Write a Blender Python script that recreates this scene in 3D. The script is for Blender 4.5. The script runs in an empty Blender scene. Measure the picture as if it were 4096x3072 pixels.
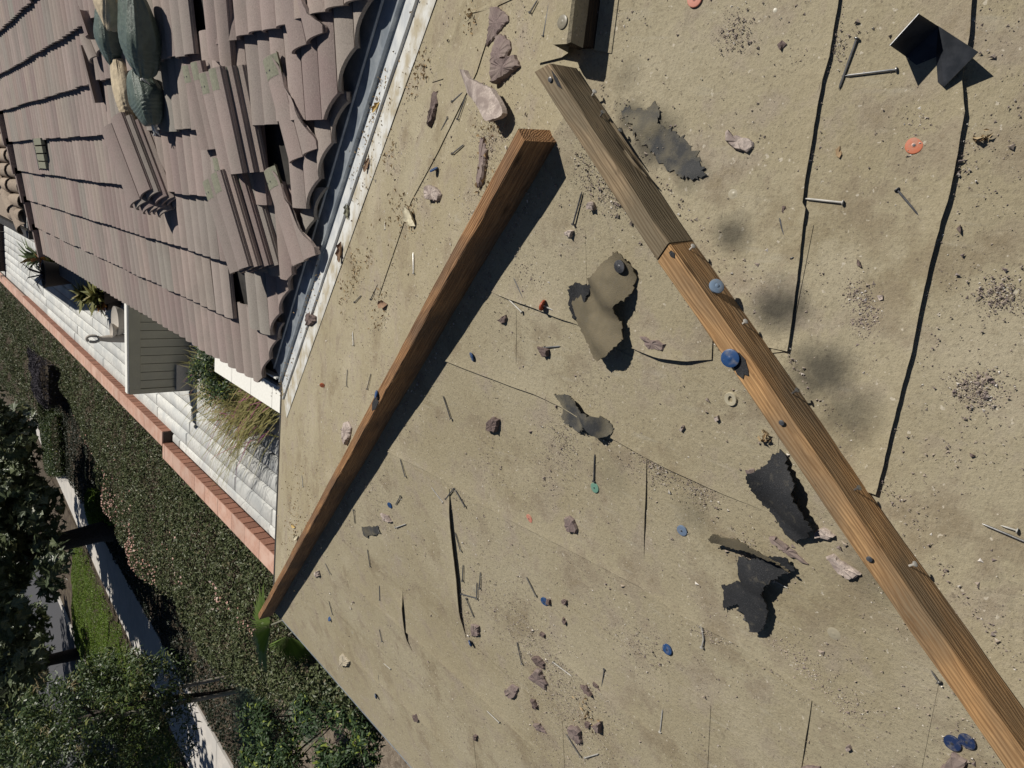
import bpy, bmesh, math, random
import numpy as np
from mathutils import Vector, Matrix
from mathutils.geometry import delaunay_2d_cdt
rng = np.random.default_rng(7); random.seed(7)
D = bpy.data; SC = bpy.context.scene; COL = SC.collection

CAM_LOC = (-0.2412, -0.9954, 0.985)
CAM_R = [(0.108965, -0.650648, -0.751521), (-0.969383, -0.236915, 0.064562), (-0.220054, 0.721477, -0.656542)]
FPX = 2838.44
TS = 0.23189; HW = 2.5694; XV = -1.2038; EXPO = 0.3309
NAILS = [([(0.1799, 0.2046, -0.0475), (0.199, 0.1812, -0.042)], 2, 'nail at the top edge between the purple shards and the wrapped ridge board'), ([(0.1252, 0.1394, -0.0323), (0.1891, 0.1323, -0.0307)], 2, 'long dark nail lying right against the felt wrapped ridge board'), ([(0.0403, 0.5678, -0.1317), (0.0568, 0.5117, -0.1187)], 2, 'short nail, upper of the pair left of the curved tile shard'), ([(-0.0046, 0.5256, -0.1219), (0.0465, 0.4891, -0.1134)], 2, 'nail, lower of the pair left of the curved tile shard'), ([(0.0027, 0.5888, -0.1365), (-0.0275, 0.6317, -0.1465)], 2, 'nail lying beside the thin upright tile sliver near the valley'), ([(-0.0875, 0.5391, -0.125), (-0.0675, 0.4769, -0.1106)], 2, 'nail lying alone above the blue cap near the valley'), ([(0.0726, -0.4569, -0.106), (0.0042, -0.4461, -0.1034)], 3, 'long nail touched by the point of another nail, left of the black metal corner'), ([(0.0293, -0.516, -0.1197), (0.0227, -0.4504, -0.1044)], 3, 'long nail pointing at another nail, just below the black metal corner'), ([(-0.1573, -0.4822, -0.1118), (-0.1552, -0.4278, -0.0992)], 3, 'shiny nail with its point at the dark lap edge of the felt'), ([(-0.1342, -0.5507, -0.1277), (-0.1808, -0.5979, -0.1387)], 3, 'nail lying slantwise between the two dark felt laps'), ([(-0.2462, -0.4272, -0.0991), (-0.2231, -0.415, -0.0962), (-0.2061, -0.4048, -0.0939), (-0.1853, -0.3957, -0.0918)], 3, 'curved bent nail just left of the dark felt lap'), ([(-0.229, 0.0147, -0.0531), (-0.1672, -0.0106, -0.0388)], 1, 'dark nail between the two boards near their meeting point'), ([(-0.4123, 0.171, -0.0956), (-0.3595, 0.2095, -0.0834)], 1, 'dark nail, upper of the crossed pair by the red upright cap'), ([(-0.4333, 0.1874, -0.1005), (-0.4029, 0.2485, -0.0934)], 1, 'bright nail, lower of the pair by the red upright cap'), ([(-0.5011, 0.1148, -0.1162), (-0.4884, 0.0681, -0.1133)], 1, 'nail stuck under a brown tile lump below the folded felt scrap'), ([(-0.788, 0.5198, -0.1827), (-0.7272, 0.5475, -0.1686)], 1, 'nail near the long board shadow, left of the square dark lump'), ([(-0.7777, -0.0244, -0.1803), (-0.7117, -0.028, -0.165)], 1, 'dark upright lying nail just above the green cap'), ([(-1.0649, 0.5901, -0.2469), (-1.0091, 0.54, -0.234)], 1, 'short nail at the head of the longest black slit, left one'), ([(-1.0517, 0.4947, -0.2439), (-1.014, 0.538, -0.2351)], 1, 'thin dark nail right of the head of the longest black slit'), ([(-1.0839, 0.6083, -0.2513), (-1.0557, 0.6678, -0.2448)], 1, 'thin nail left of the head of the longest black slit'), ([(-0.5936, -0.8098, -0.1878), (-0.584, -0.7479, -0.1734)], 3, 'long thin rod like nail cut by the right edge of the picture'), ([(-0.5796, -0.7866, -0.1824), (-0.5791, -0.7686, -0.1782)], 3, 'small bright screw above the long rod at the right edge'), ([(-1.2006, 0.2014, -0.2784), (-1.1608, 0.2376, -0.2692)], 1, 'nail pointing at the blue cap that has a grit lump on it'), ([(-1.4798, 0.2829, -0.3432), (-1.4118, 0.2996, -0.3274)], 1, 'nail left of the arrow shaped tile shard'), ([(-1.3862, 0.1436, -0.3215), (-1.3878, 0.0751, -0.3218)], 1, 'pale nail just right of the arrow shaped tile shard'), ([(-1.2868, -0.0445, -0.2984), (-1.3629, -0.031, -0.316)], 1, 'dark nail standing up among dry twigs'), ([(-1.3532, -0.2178, -0.3138), (-1.2841, -0.2227, -0.2978)], 1, 'dark nail beside the pale flush cap near the bottom edge'), ([(-1.8051, 0.4223, -0.4186), (-1.8051, 0.4879, -0.4186)], 1, 'thin pale nail left of the bottom shard heap'), ([(-1.6494, 0.0537, -0.3825), (-1.6114, 0.1098, -0.3737)], 1, 'nail below the grainy shard near the bottom edge'), ([(-1.638, 0.0334, -0.3798), (-1.5856, -0.0152, -0.3677)], 1, 'short nail with a shiny end, lowest of the shard heap'), ([(-1.3931, 0.5376, -0.3231), (-1.4489, 0.5058, -0.336)], 1, 'nail leaving the lower end of the longest black slit'), ([(-1.314, 0.4599, -0.3047), (-1.2516, 0.4489, -0.2902)], 1, 'nail, rightmost of the bundle by the longest black slit'), ([(-1.3623, 0.4805, -0.3159), (-1.2998, 0.4721, -0.3014)], 1, 'nail, second from the right in the bundle by the black slit'), ([(-1.3884, 0.561, -0.322), (-1.3617, 0.4833, -0.3158)], 1, 'nail lying crosswise in the bundle by the black slit'), ([(-1.0482, -0.3205, -0.2431), (-1.0277, -0.3231, -0.2383), (-1.002, -0.3178, -0.2324), (-0.9893, -0.3074, -0.2294)], 1, 'bent nail with a white head below the black felt scrap'), ([(-0.9246, -0.4135, -0.2144), (-0.9051, -0.4105, -0.2099)], 1, 'short nail poking out under the black felt scrap'), ([(-0.8128, -0.4667, -0.1885), (-0.8157, -0.4915, -0.1892)], 1, 'white tipped nail beside the notch of the black felt scrap'), ([(-0.8516, -0.7434, -0.1975), (-0.8391, -0.73, -0.1946)], 1, 'nail with a reddish head against the long orange board'), ([(-0.9087, 1.3516, -0.3134), (-0.8446, 1.3571, -0.3147)], 2, 'nail near the valley foot, left of two upright ones'), ([(-0.8529, 1.0997, -0.255), (-0.7908, 1.0734, -0.2489)], 2, 'nail near the valley foot, right of two upright ones'), ([(-1.0733, 0.819, -0.2489), (-1.0182, 0.8378, -0.2361)], 1, 'nail just right of the board shadow, mid length'), ([(-1.1659, 0.8681, -0.2704), (-1.2165, 0.9128, -0.2821)], 1, 'short nail beside the small blue cap right of the shadow'), ([(-1.3752, 1.2507, -0.3189), (-1.4403, 1.2612, -0.334)], 1, 'dark nail left of the small square felt scrap'), ([(-1.3124, 0.9317, -0.3043), (-1.2672, 0.8586, -0.2939)], 1, 'short bright nail right of the small square felt scrap'), ([(-1.566, 1.9708, -0.457), (-1.5234, 2.0122, -0.4666)], 2, 'small nail between roof edge and the shaded board'), ([(-1.5951, 1.1858, -0.3699), (-1.5193, 1.188, -0.3523)], 1, 'nail below the small square felt scrap'), ([(-1.7283, 1.1475, -0.4008), (-1.6556, 1.1332, -0.3839)], 1, 'nail left of the shorter black slit'), ([(-2.0909, 1.669, -0.4849), (-2.0246, 1.6843, -0.4695)], 1, 'nail by the blue cap nearest the roof corner'), ([(-1.8384, 1.6024, -0.4263), (-1.8038, 1.6426, -0.4183)], 1, 'thin nail at the very edge of the board shadow'), ([(-1.9517, 1.1896, -0.4526), (-1.8977, 1.1994, -0.4401)], 1, 'nail left below the shorter black slit'), ([(-1.2216, 0.5417, -0.2833), (-1.1676, 0.562, -0.2708)], 1, 'nail lying along the middle of the longest black slit'), ([(-1.333, 0.5483, -0.3091), (-1.269, 0.5366, -0.2943)], 1, 'nail right of the lower longest black slit, left of the bundle'), ([(-2.0674, 1.1497, -0.4794), (-2.0779, 1.2117, -0.4819)], 1, 'nail beside a pale cap near the lower roof edge'), ([(-2.2295, 1.2791, -0.517), (-2.1809, 1.2809, -0.5057)], 1, 'small nail close to the lower roof edge'), ([(-0.4134, 0.7448, -0.1727), (-0.3554, 0.7642, -0.1772)], 2, 'nail left of the shaded board, half way along the valley'), ([(-0.5457, 1.1263, -0.2612), (-0.4864, 1.0635, -0.2466)], 2, 'dark nail beside the dried leaf heap near the valley'), ([(-0.5839, 1.3125, -0.3044), (-0.5482, 1.2406, -0.2877)], 2, 'stubby nail in the joint beside the valley flashing'), ([(-0.7392, 1.2944, -0.3002), (-0.6943, 1.319, -0.3059)], 2, 'nail left of the shaded board, lower end of the valley'), ([(-0.3051, 1.0232, -0.2373), (-0.2464, 1.0499, -0.2435)], 2, 'pale nail beside the big dried leaf')]
CAPS = [((-0.1255, 0.6392, -0.1482), 2, 0.012, 55, 'blue', 'blue plastic cap tilted up beside the valley'), ((-0.5814, 0.3917, -0.1348), 1, 0.012, 25, 'blue', 'blue plastic cap between the board shadow and a felt joint'), ((-1.2342, 0.9531, -0.2862), 1, 0.011, 12, 'blue', 'small blue cap right of the shaded board, above the square scrap'), ((-2.1383, 1.7085, -0.4959), 1, 0.011, 30, 'blue', 'blue cap nearest the roof corner'), ((-2.3335, 1.3328, -0.5411), 1, 0.012, 35, 'blue', 'blue cap close to the lower roof edge'), ((-1.2025, 0.1675, -0.2789), 1, 0.0125, 8, 'blue', 'blue cap half covered by a grit lump'), ((-1.1098, -0.2322, -0.2573), 1, 0.0125, 5, 'blue', 'blue cap alone below the black felt scrap'), ((-1.559, 0.5343, -0.3615), 1, 0.011, 45, 'blue', 'blue cap at the tail of the longest black slit'), ((-0.7995, -0.2628, -0.1854), 1, 0.0115, 6, 'fade', 'faded pale blue cap left of the black felt scrap'), ((-0.9497, -0.7774, -0.2202), 1, 0.0125, 5, 'navy', 'dark blue cap, left of the pair beside the long board'), ((-0.9328, -0.7948, -0.2163), 1, 0.0125, 5, 'navy', 'dark blue cap, right of the pair beside the long board'), ((0.1463, -0.2011, -0.0466), 3, 0.012, 4, 'pink', 'pink cap cut by the top edge of the picture'), ((-0.0726, -0.5594, -0.1297), 3, 0.0117, 4, 'orange', 'orange plastic cap between the two dark felt laps'), ((-0.9712, 0.2079, -0.2252), 1, 0.012, 6, 'pink', 'salmon pink cap near the middle felt joint'), ((-0.9953, 1.6915, -0.3923), 2, 0.011, 50, 'orange', 'small red orange cap near the valley foot'), ((-0.7944, -0.0256, -0.1842), 1, 0.012, 5, 'green', 'green plastic cap under the dark upright lying nail')]
RED_CAP = (-0.4038, 0.1081, -0.0936)
FLUSH_CAPS = [((0.1208, -0.3332, -0.0773), 3, 'clear'), ((-0.4075, 0.14, -0.0945), 1, 'dust'), ((-0.6449, -0.1899, -0.1495), 1, 'tan'), ((-0.9561, 0.3818, -0.2217), 1, 'dust'), ((-0.9719, 0.1262, -0.2254), 1, 'dust'), ((-1.3543, 0.1148, -0.3141), 1, 'tan'), ((-1.7469, 0.6992, -0.4051), 1, 'tan'), ((-2.1256, 0.6906, -0.4929), 1, 'dust'), ((-1.3345, 0.4911, -0.3095), 1, 'dust'), ((-1.744, 0.3311, -0.4044), 1, 'dust'), ((-1.352, -0.1916, -0.3135), 1, 'tan'), ((-0.8626, -0.5785, -0.2), 1, 'dust'), ((-0.2633, -0.5737, -0.133), 3, 'clear'), ((-0.1557, -0.3181, -0.0738), 3, 'dust'), ((-1.7474, 0.7001, -0.4052), 1, 'dust'), ((-2.0923, 1.2482, -0.4852), 1, 'tan'), ((-1.7932, 0.998, -0.4158), 1, 'dust'), ((-2.1256, 0.9983, -0.4929), 1, 'dust'), ((-2.0855, 1.4807, -0.4836), 1, 'dust'), ((-0.9555, 0.3811, -0.2216), 1, 'dust'), ((-0.9793, -0.5698, -0.2271), 1, 'dust')]
TAN_CAP = (-0.4969, -0.3569, -0.1152)
SHARDS = [([(0.227, 0.3902, -0.0905), (0.2225, 0.3608, -0.0837), (0.1914, 0.3021, -0.0701), (0.1805, 0.2996, -0.0695), (0.1741, 0.3222, -0.0747), (0.1542, 0.3679, -0.0853), (0.1434, 0.4005, -0.0929), (0.1493, 0.3989, -0.0925), (0.1923, 0.3852, -0.0893)], 2, 0.014, 'tile', 'purple tile shard, topmost of the three in a row near the ridge board'), ([(0.1626, 0.3528, -0.0818), (0.163, 0.3334, -0.0773), (0.1394, 0.2824, -0.0655), (0.1222, 0.2758, -0.064), (0.1044, 0.2902, -0.0673), (0.1068, 0.3069, -0.0712), (0.0821, 0.3288, -0.0763), (0.0588, 0.3376, -0.0783), (0.0993, 0.3497, -0.0811)], 2, 0.02, 'tile', 'purple tile shard, middle of the three in a row'), ([(0.1031, 0.306, -0.071), (0.1025, 0.2765, -0.0641), (0.1044, 0.2485, -0.0576), (0.0807, 0.2255, -0.0523), (0.0535, 0.3223, -0.0747), (0.0535, 0.3336, -0.0774), (0.0945, 0.3317, -0.0769)], 2, 0.03, 'tile', 'purple tile shard, lowest of the three with a notched top'), ([(0.0805, 0.7037, -0.1632), (0.0772, 0.6708, -0.1556), (0.0427, 0.6591, -0.1529), (0.0057, 0.6708, -0.1556), (-0.018, 0.6941, -0.161), (-0.016, 0.7028, -0.163)], 2, 0.02, 'brown', 'thin brown tile sliver lying beside the valley flashing'), ([(-0.0557, 0.3857, -0.0894), (-0.0514, 0.3683, -0.0854), (-0.0776, 0.3563, -0.0826), (-0.0832, 0.3431, -0.0796), (-0.1166, 0.3385, -0.0785), (-0.1631, 0.349, -0.0809), (-0.1738, 0.3682, -0.0854), (-0.1686, 0.3725, -0.0864)], 2, 0.014, 'tile', 'long narrow tile strip left of the shaded board'), ([(-0.1722, 0.6849, -0.1588), (-0.1659, 0.6611, -0.1533), (-0.176, 0.6103, -0.1415), (-0.189, 0.5877, -0.1363), (-0.2086, 0.599, -0.1389), (-0.2046, 0.6777, -0.1571)], 2, 0.024, 'pale', 'broken tile lump with a pink face near the blue tilted cap'), ([(-0.1876, -0.0267, -0.0435), (-0.1838, -0.0389, -0.0426), (-0.1877, -0.0442, -0.0435), (-0.2014, -0.0444, -0.0467), (-0.198, -0.0294, -0.0459)], 1, 0.018, 'pale', 'small broken lump with white face, between the two boards'), ([(-0.2465, 0.0387, -0.0572), (-0.241, 0.026, -0.0559), (-0.2447, 0.0164, -0.0567), (-0.2552, 0.0217, -0.0592), (-0.2542, 0.0365, -0.0589)], 1, 0.014, 'pale', 'small tile lump at the head of the dark nail'), ([(-0.4652, 0.2723, -0.1079), (-0.4482, 0.245, -0.1039), (-0.4673, 0.2449, -0.1084), (-0.4706, 0.2558, -0.1091)], 1, 0.016, 'brown', 'small pointed lump under the crossed nails'), ([(-0.5047, 0.1417, -0.117), (-0.4979, 0.1146, -0.1155), (-0.5041, 0.1001, -0.1169), (-0.5183, 0.1047, -0.1202), (-0.5235, 0.1163, -0.1214)], 1, 0.018, 'brown', 'brown lump with a nail sticking out under it'), ([(-0.4226, -0.1553, -0.098), (-0.4188, -0.1693, -0.0971), (-0.4234, -0.1804, -0.0982), (-0.4219, -0.2049, -0.0978), (-0.4245, -0.2195, -0.0984), (-0.4387, -0.2145, -0.1017), (-0.4418, -0.1889, -0.1025), (-0.4447, -0.1751, -0.1031)], 1, 0.016, 'tile', 'purple tile lump above the open black felt joint'), ([(-0.748, 0.3486, -0.1734), (-0.725, 0.3246, -0.1681), (-0.7272, 0.2993, -0.1686), (-0.7644, 0.3128, -0.1773), (-0.7722, 0.354, -0.1791)], 1, 0.022, 'brown', 'square dark brown lump below the board shadow'), ([(-0.9069, 0.0719, -0.2103), (-0.8995, 0.0579, -0.2086), (-0.9032, 0.0407, -0.2094), (-0.9235, 0.0302, -0.2141), (-0.9323, 0.0324, -0.2162), (-0.9453, 0.0621, -0.2192), (-0.9295, 0.0731, -0.2155)], 1, 0.02, 'tile', 'round grey tile lump with a dark broken side'), ([(-0.0606, -0.288, -0.0668), (-0.0542, -0.2916, -0.0676), (-0.0665, -0.3088, -0.0716), (-0.0686, -0.3314, -0.0768), (-0.0738, -0.3368, -0.0781), (-0.0845, -0.3369, -0.0781), (-0.091, -0.3299, -0.0765), (-0.0855, -0.3066, -0.0711), (-0.0714, -0.2909, -0.0675)], 3, 0.014, 'pale', 'pale pink crumbling chunk beyond the weathered board'), ([(0.0706, -0.3468, -0.0804), (0.0778, -0.3523, -0.0817), (0.0717, -0.3594, -0.0834), (0.0612, -0.352, -0.0816)], 3, 0.008, 'brown', 'small dark pebble above the pale chunk'), ([(-0.6159, -0.3907, -0.1428), (-0.6081, -0.4096, -0.141), (-0.6422, -0.4176, -0.1489), (-0.672, -0.4288, -0.1558), (-0.6679, -0.4217, -0.1549), (-0.6445, -0.3995, -0.1494)], 1, 0.004, 'tile', 'reddish tile slip showing under the black felt sheet'), ([(-0.6842, -0.528, -0.1587), (-0.6735, -0.5349, -0.1562), (-0.6709, -0.5485, -0.1556), (-0.678, -0.5666, -0.1572), (-0.6877, -0.5522, -0.1595), (-0.694, -0.5309, -0.1609)], 1, 0.012, 'pale', 'pale tile flake at the tip of the black felt sheet'), ([(-0.7311, -0.4444, -0.1695), (-0.7221, -0.4535, -0.1675), (-0.7357, -0.4965, -0.1706), (-0.7531, -0.5274, -0.1746), (-0.7554, -0.5185, -0.1752), (-0.7457, -0.4709, -0.1729)], 1, 0.01, 'tile', 'long thin tile splinter beside the curled felt strip'), ([(-0.7191, -0.5488, -0.1667), (-0.7107, -0.5583, -0.1648), (-0.7209, -0.5929, -0.1672), (-0.7261, -0.613, -0.1684), (-0.7466, -0.5991, -0.1731), (-0.7413, -0.5751, -0.1719)], 1, 0.012, 'pale', 'long pale tile splinter against the orange board'), ([(-1.4219, 0.2307, -0.3297), (-1.4038, 0.2052, -0.3255), (-1.4151, 0.1824, -0.3282), (-1.4339, 0.1837, -0.3325), (-1.4429, 0.213, -0.3346)], 1, 0.016, 'brown', 'ridged brown shard just above the arrow shaped shard'), ([(-1.5137, 0.258, -0.351), (-1.4514, 0.2136, -0.3366), (-1.4458, 0.1988, -0.3353), (-1.4828, 0.1753, -0.3439), (-1.5116, 0.1843, -0.3505), (-1.5146, 0.2282, -0.3512)], 1, 0.018, 'tile', 'arrow shaped purple tile shard in the lower heap'), ([(-1.6416, 0.3759, -0.3807), (-1.5935, 0.3382, -0.3695), (-1.5843, 0.3054, -0.3674), (-1.6385, 0.3265, -0.38), (-1.6566, 0.3554, -0.3842)], 1, 0.016, 'tile', 'purple shard left of the arrow shaped shard'), ([(-1.5876, 0.2541, -0.3681), (-1.5771, 0.2331, -0.3657), (-1.6021, 0.2201, -0.3715), (-1.6249, 0.247, -0.3768)], 1, 0.012, 'brown', 'grainy sliver below the arrow shaped shard'), ([(-1.6773, 0.2511, -0.389), (-1.6532, 0.2189, -0.3834), (-1.6737, 0.1881, -0.3881), (-1.6981, 0.2374, -0.3938)], 1, 0.012, 'tile', 'flat purple shard low in the heap, left one'), ([(-1.5714, 0.0927, -0.3644), (-1.5467, 0.0626, -0.3587), (-1.5553, 0.0499, -0.3607), (-1.5966, 0.045, -0.3702), (-1.6134, 0.0611, -0.3741), (-1.5954, 0.0916, -0.37)], 1, 0.022, 'tile', 'largest grainy purple shard low in the heap'), ([(-1.5047, 0.0307, -0.3489), (-1.5012, 0.0074, -0.3481), (-1.5227, 0.0165, -0.3531), (-1.5236, 0.0293, -0.3533)], 1, 0.01, 'brown', 'small flat shard left of the upright purple block'), ([(-1.5036, 0.0054, -0.3487), (-1.4646, -0.0285, -0.3396), (-1.4999, -0.0305, -0.3478), (-1.5105, -0.0151, -0.3503)], 1, 0.022, 'tile', 'upright purple block at the right of the lower heap'), ([(-1.3489, -0.0055, -0.3128), (-1.3478, -0.0235, -0.3125), (-1.3615, -0.033, -0.3157), (-1.3626, -0.0071, -0.316)], 1, 0.014, 'brown', 'lump against the nail among dry twigs'), ([(-1.3986, 0.0457, -0.3243), (-1.3806, 0.022, -0.3202), (-1.4014, 0.0001, -0.325), (-1.4058, 0.0229, -0.326)], 1, 0.014, 'brown', 'dark pointed lump among dry twigs'), ([(-1.4791, 0.5278, -0.343), (-1.4596, 0.4791, -0.3385), (-1.5063, 0.4841, -0.3493), (-1.5392, 0.5376, -0.3569)], 1, 0.012, 'tile', 'ribbed tile edge piece by the tail of the longest slit'), ([(-1.1893, 0.1599, -0.2758), (-1.1788, 0.1438, -0.2734), (-1.1969, 0.1406, -0.2775), (-1.2088, 0.159, -0.2803)], 1, 0.012, 'brown', 'grit lump sitting on the blue cap'), ([(-1.1603, 0.0997, -0.2691), (-1.1516, 0.0804, -0.2671), (-1.1647, 0.0832, -0.2701), (-1.17, 0.0981, -0.2713)], 1, 0.01, 'brown', 'grit lump right of the covered blue cap'), ([(-1.2111, 0.0982, -0.2808), (-1.2196, 0.0818, -0.2828), (-1.2309, 0.0908, -0.2854), (-1.2283, 0.1, -0.2848)], 1, 0.012, 'brown', 'brown pebble lower right of the covered blue cap'), ([(-1.3099, 0.1889, -0.3038), (-1.3104, 0.1705, -0.3039), (-1.3218, 0.1736, -0.3065), (-1.3254, 0.1923, -0.3073)], 1, 0.012, 'brown', 'brown pebble above the ridged shard'), ([(-1.9772, 0.5834, -0.4585), (-1.9634, 0.5586, -0.4553), (-1.9982, 0.5666, -0.4634), (-2.0066, 0.5875, -0.4653)], 1, 0.012, 'brown', 'dark pebble near the lower roof edge, right of a thin nail'), ([(-1.1876, -0.5496, -0.2754), (-1.1746, -0.56, -0.2724), (-1.1578, -0.5856, -0.2685), (-1.1702, -0.5913, -0.2714), (-1.2059, -0.5489, -0.2796)], 1, 0.016, 'tile', 'tile shard cut by the bottom edge at a felt joint'), ([(-1.0131, -0.77, -0.2349), (-0.9658, -0.7804, -0.224), (-0.9643, -0.7986, -0.2236), (-0.9857, -0.8027, -0.2286), (-1.0167, -0.791, -0.2358)], 1, 0.018, 'tile', 'tile shard below the pair of dark blue caps'), ([(-1.0811, -0.6229, -0.2507), (-1.0694, -0.6288, -0.248), (-1.0741, -0.6347, -0.2491), (-1.0858, -0.627, -0.2518)], 1, 0.008, 'pale', 'small white pebble near the bottom felt joint'), ([(-0.7614, 2.0556, -0.4767), (-0.7364, 2.0022, -0.4643), (-0.7281, 1.8601, -0.4313), (-0.7471, 1.8519, -0.4294), (-0.7809, 1.9253, -0.4465), (-0.8057, 2.0466, -0.4746)], 2, 0.03, 'brown', 'brown tile block resting on the valley flashing'), ([(-2.327, 1.6728, -0.5396), (-2.2961, 1.6398, -0.5325), (-2.2967, 1.567, -0.5326), (-2.3349, 1.5899, -0.5414), (-2.3911, 1.682, -0.5545)], 1, 0.02, 'dustrock', 'dusty stone close to the lower roof edge'), ([(-2.2022, 1.0103, -0.5107), (-2.177, 0.9798, -0.5048), (-2.1835, 0.9646, -0.5063), (-2.215, 0.9752, -0.5137), (-2.2337, 1.0042, -0.518)], 1, 0.014, 'brown', 'small purple block on the lower felt'), ([(-1.3019, 1.0481, -0.3019), (-1.2808, 0.9739, -0.297), (-1.2995, 0.9464, -0.3013), (-1.3255, 1.0262, -0.3074)], 1, 0.01, 'pale', 'pale tile flake right of the small square felt scrap'), ([(-1.9366, 1.8068, -0.4491), (-1.8848, 1.7316, -0.4371), (-1.9093, 1.7262, -0.4428), (-1.9536, 1.7921, -0.453)], 1, 0.014, 'pale', 'pale lump at the lower end of the board shadow'), ([(-1.0515, 1.3538, -0.3139), (-1.0329, 1.3014, -0.3018), (-1.0424, 1.2526, -0.2905), (-1.0876, 1.2662, -0.2936), (-1.1326, 1.3042, -0.3024), (-1.1038, 1.3428, -0.3114)], 2, 0.02, 'pale', 'pale tile piece leaning on the shaded board'), ([(-0.1673, -0.3959, -0.0918), (-0.1659, -0.4035, -0.0936), (-0.1753, -0.4079, -0.0946), (-0.1827, -0.4049, -0.0939), (-0.1779, -0.3978, -0.0923)], 3, 0.007, 'brown', 'flat grit lump above the bent nail'), ([(-0.2389, -0.5172, -0.1199), (-0.2376, -0.5209, -0.1208), (-0.2473, -0.5263, -0.122), (-0.2494, -0.5232, -0.1213)], 3, 0.007, 'brown', 'small dark lump between the two dark laps'), ([(-0.2874, -0.5557, -0.1289), (-0.2849, -0.5606, -0.13), (-0.2904, -0.564, -0.1308), (-0.2946, -0.5595, -0.1297)], 3, 0.008, 'pale', 'white pebble beside the flush clear cap'), ([(-0.1839, -0.6335, -0.1469), (-0.1749, -0.6357, -0.1474), (-0.177, -0.6395, -0.1483), (-0.1889, -0.6393, -0.1482)], 3, 0.008, 'brown', 'pair like brown pebble right of the second lap'), ([(-0.0806, -0.4577, -0.1061), (-0.0763, -0.4617, -0.1071), (-0.0869, -0.4693, -0.1088), (-0.0953, -0.4669, -0.1083), (-0.0906, -0.4596, -0.1066)], 3, 0.004, 'leaf', 'tan leaf flake left of the orange cap'), ([(-0.5225, -0.5969, -0.1384), (-0.5192, -0.6018, -0.1396), (-0.524, -0.6044, -0.1401), (-0.5274, -0.5995, -0.139)], 3, 0.006, 'pale', 'white chip near the lower end of the second lap'), ([(-0.4889, -0.7119, -0.1651), (-0.4872, -0.7205, -0.1671), (-0.4904, -0.7198, -0.1669), (-0.4916, -0.7145, -0.1657)], 3, 0.006, 'brown', 'dark sliver on the right hand felt'), ([(-0.5381, -0.3222, -0.1248), (-0.5332, -0.3316, -0.1236), (-0.5413, -0.3381, -0.1255), (-0.5463, -0.3323, -0.1267)], 1, 0.009, 'pale', 'white chip left of the orange board'), ([(-0.5886, -0.2486, -0.1365), (-0.5733, -0.2601, -0.133), (-0.5742, -0.2649, -0.1332), (-0.5881, -0.2579, -0.1364)], 1, 0.01, 'pale', 'long white chip on the felt left of the board')]
ROLL_SHARD = [(0.0945, 0.4703, -0.1091), (0.0953, 0.4512, -0.1046), (0.0882, 0.4183, -0.097), (0.0684, 0.3895, -0.0903), (0.0535, 0.345, -0.08), (0.0374, 0.2965, -0.0688), (0.007, 0.2521, -0.0585), (-0.0161, 0.2286, -0.053), (-0.0271, 0.239, -0.0554), (-0.0342, 0.2693, -0.0624), (-0.0315, 0.2808, -0.0651), (-0.0126, 0.3072, -0.0712), (0.0098, 0.3408, -0.079), (0.0271, 0.3801, -0.0881), (0.0339, 0.4122, -0.0956), (0.0569, 0.4362, -0.1011)]
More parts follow.
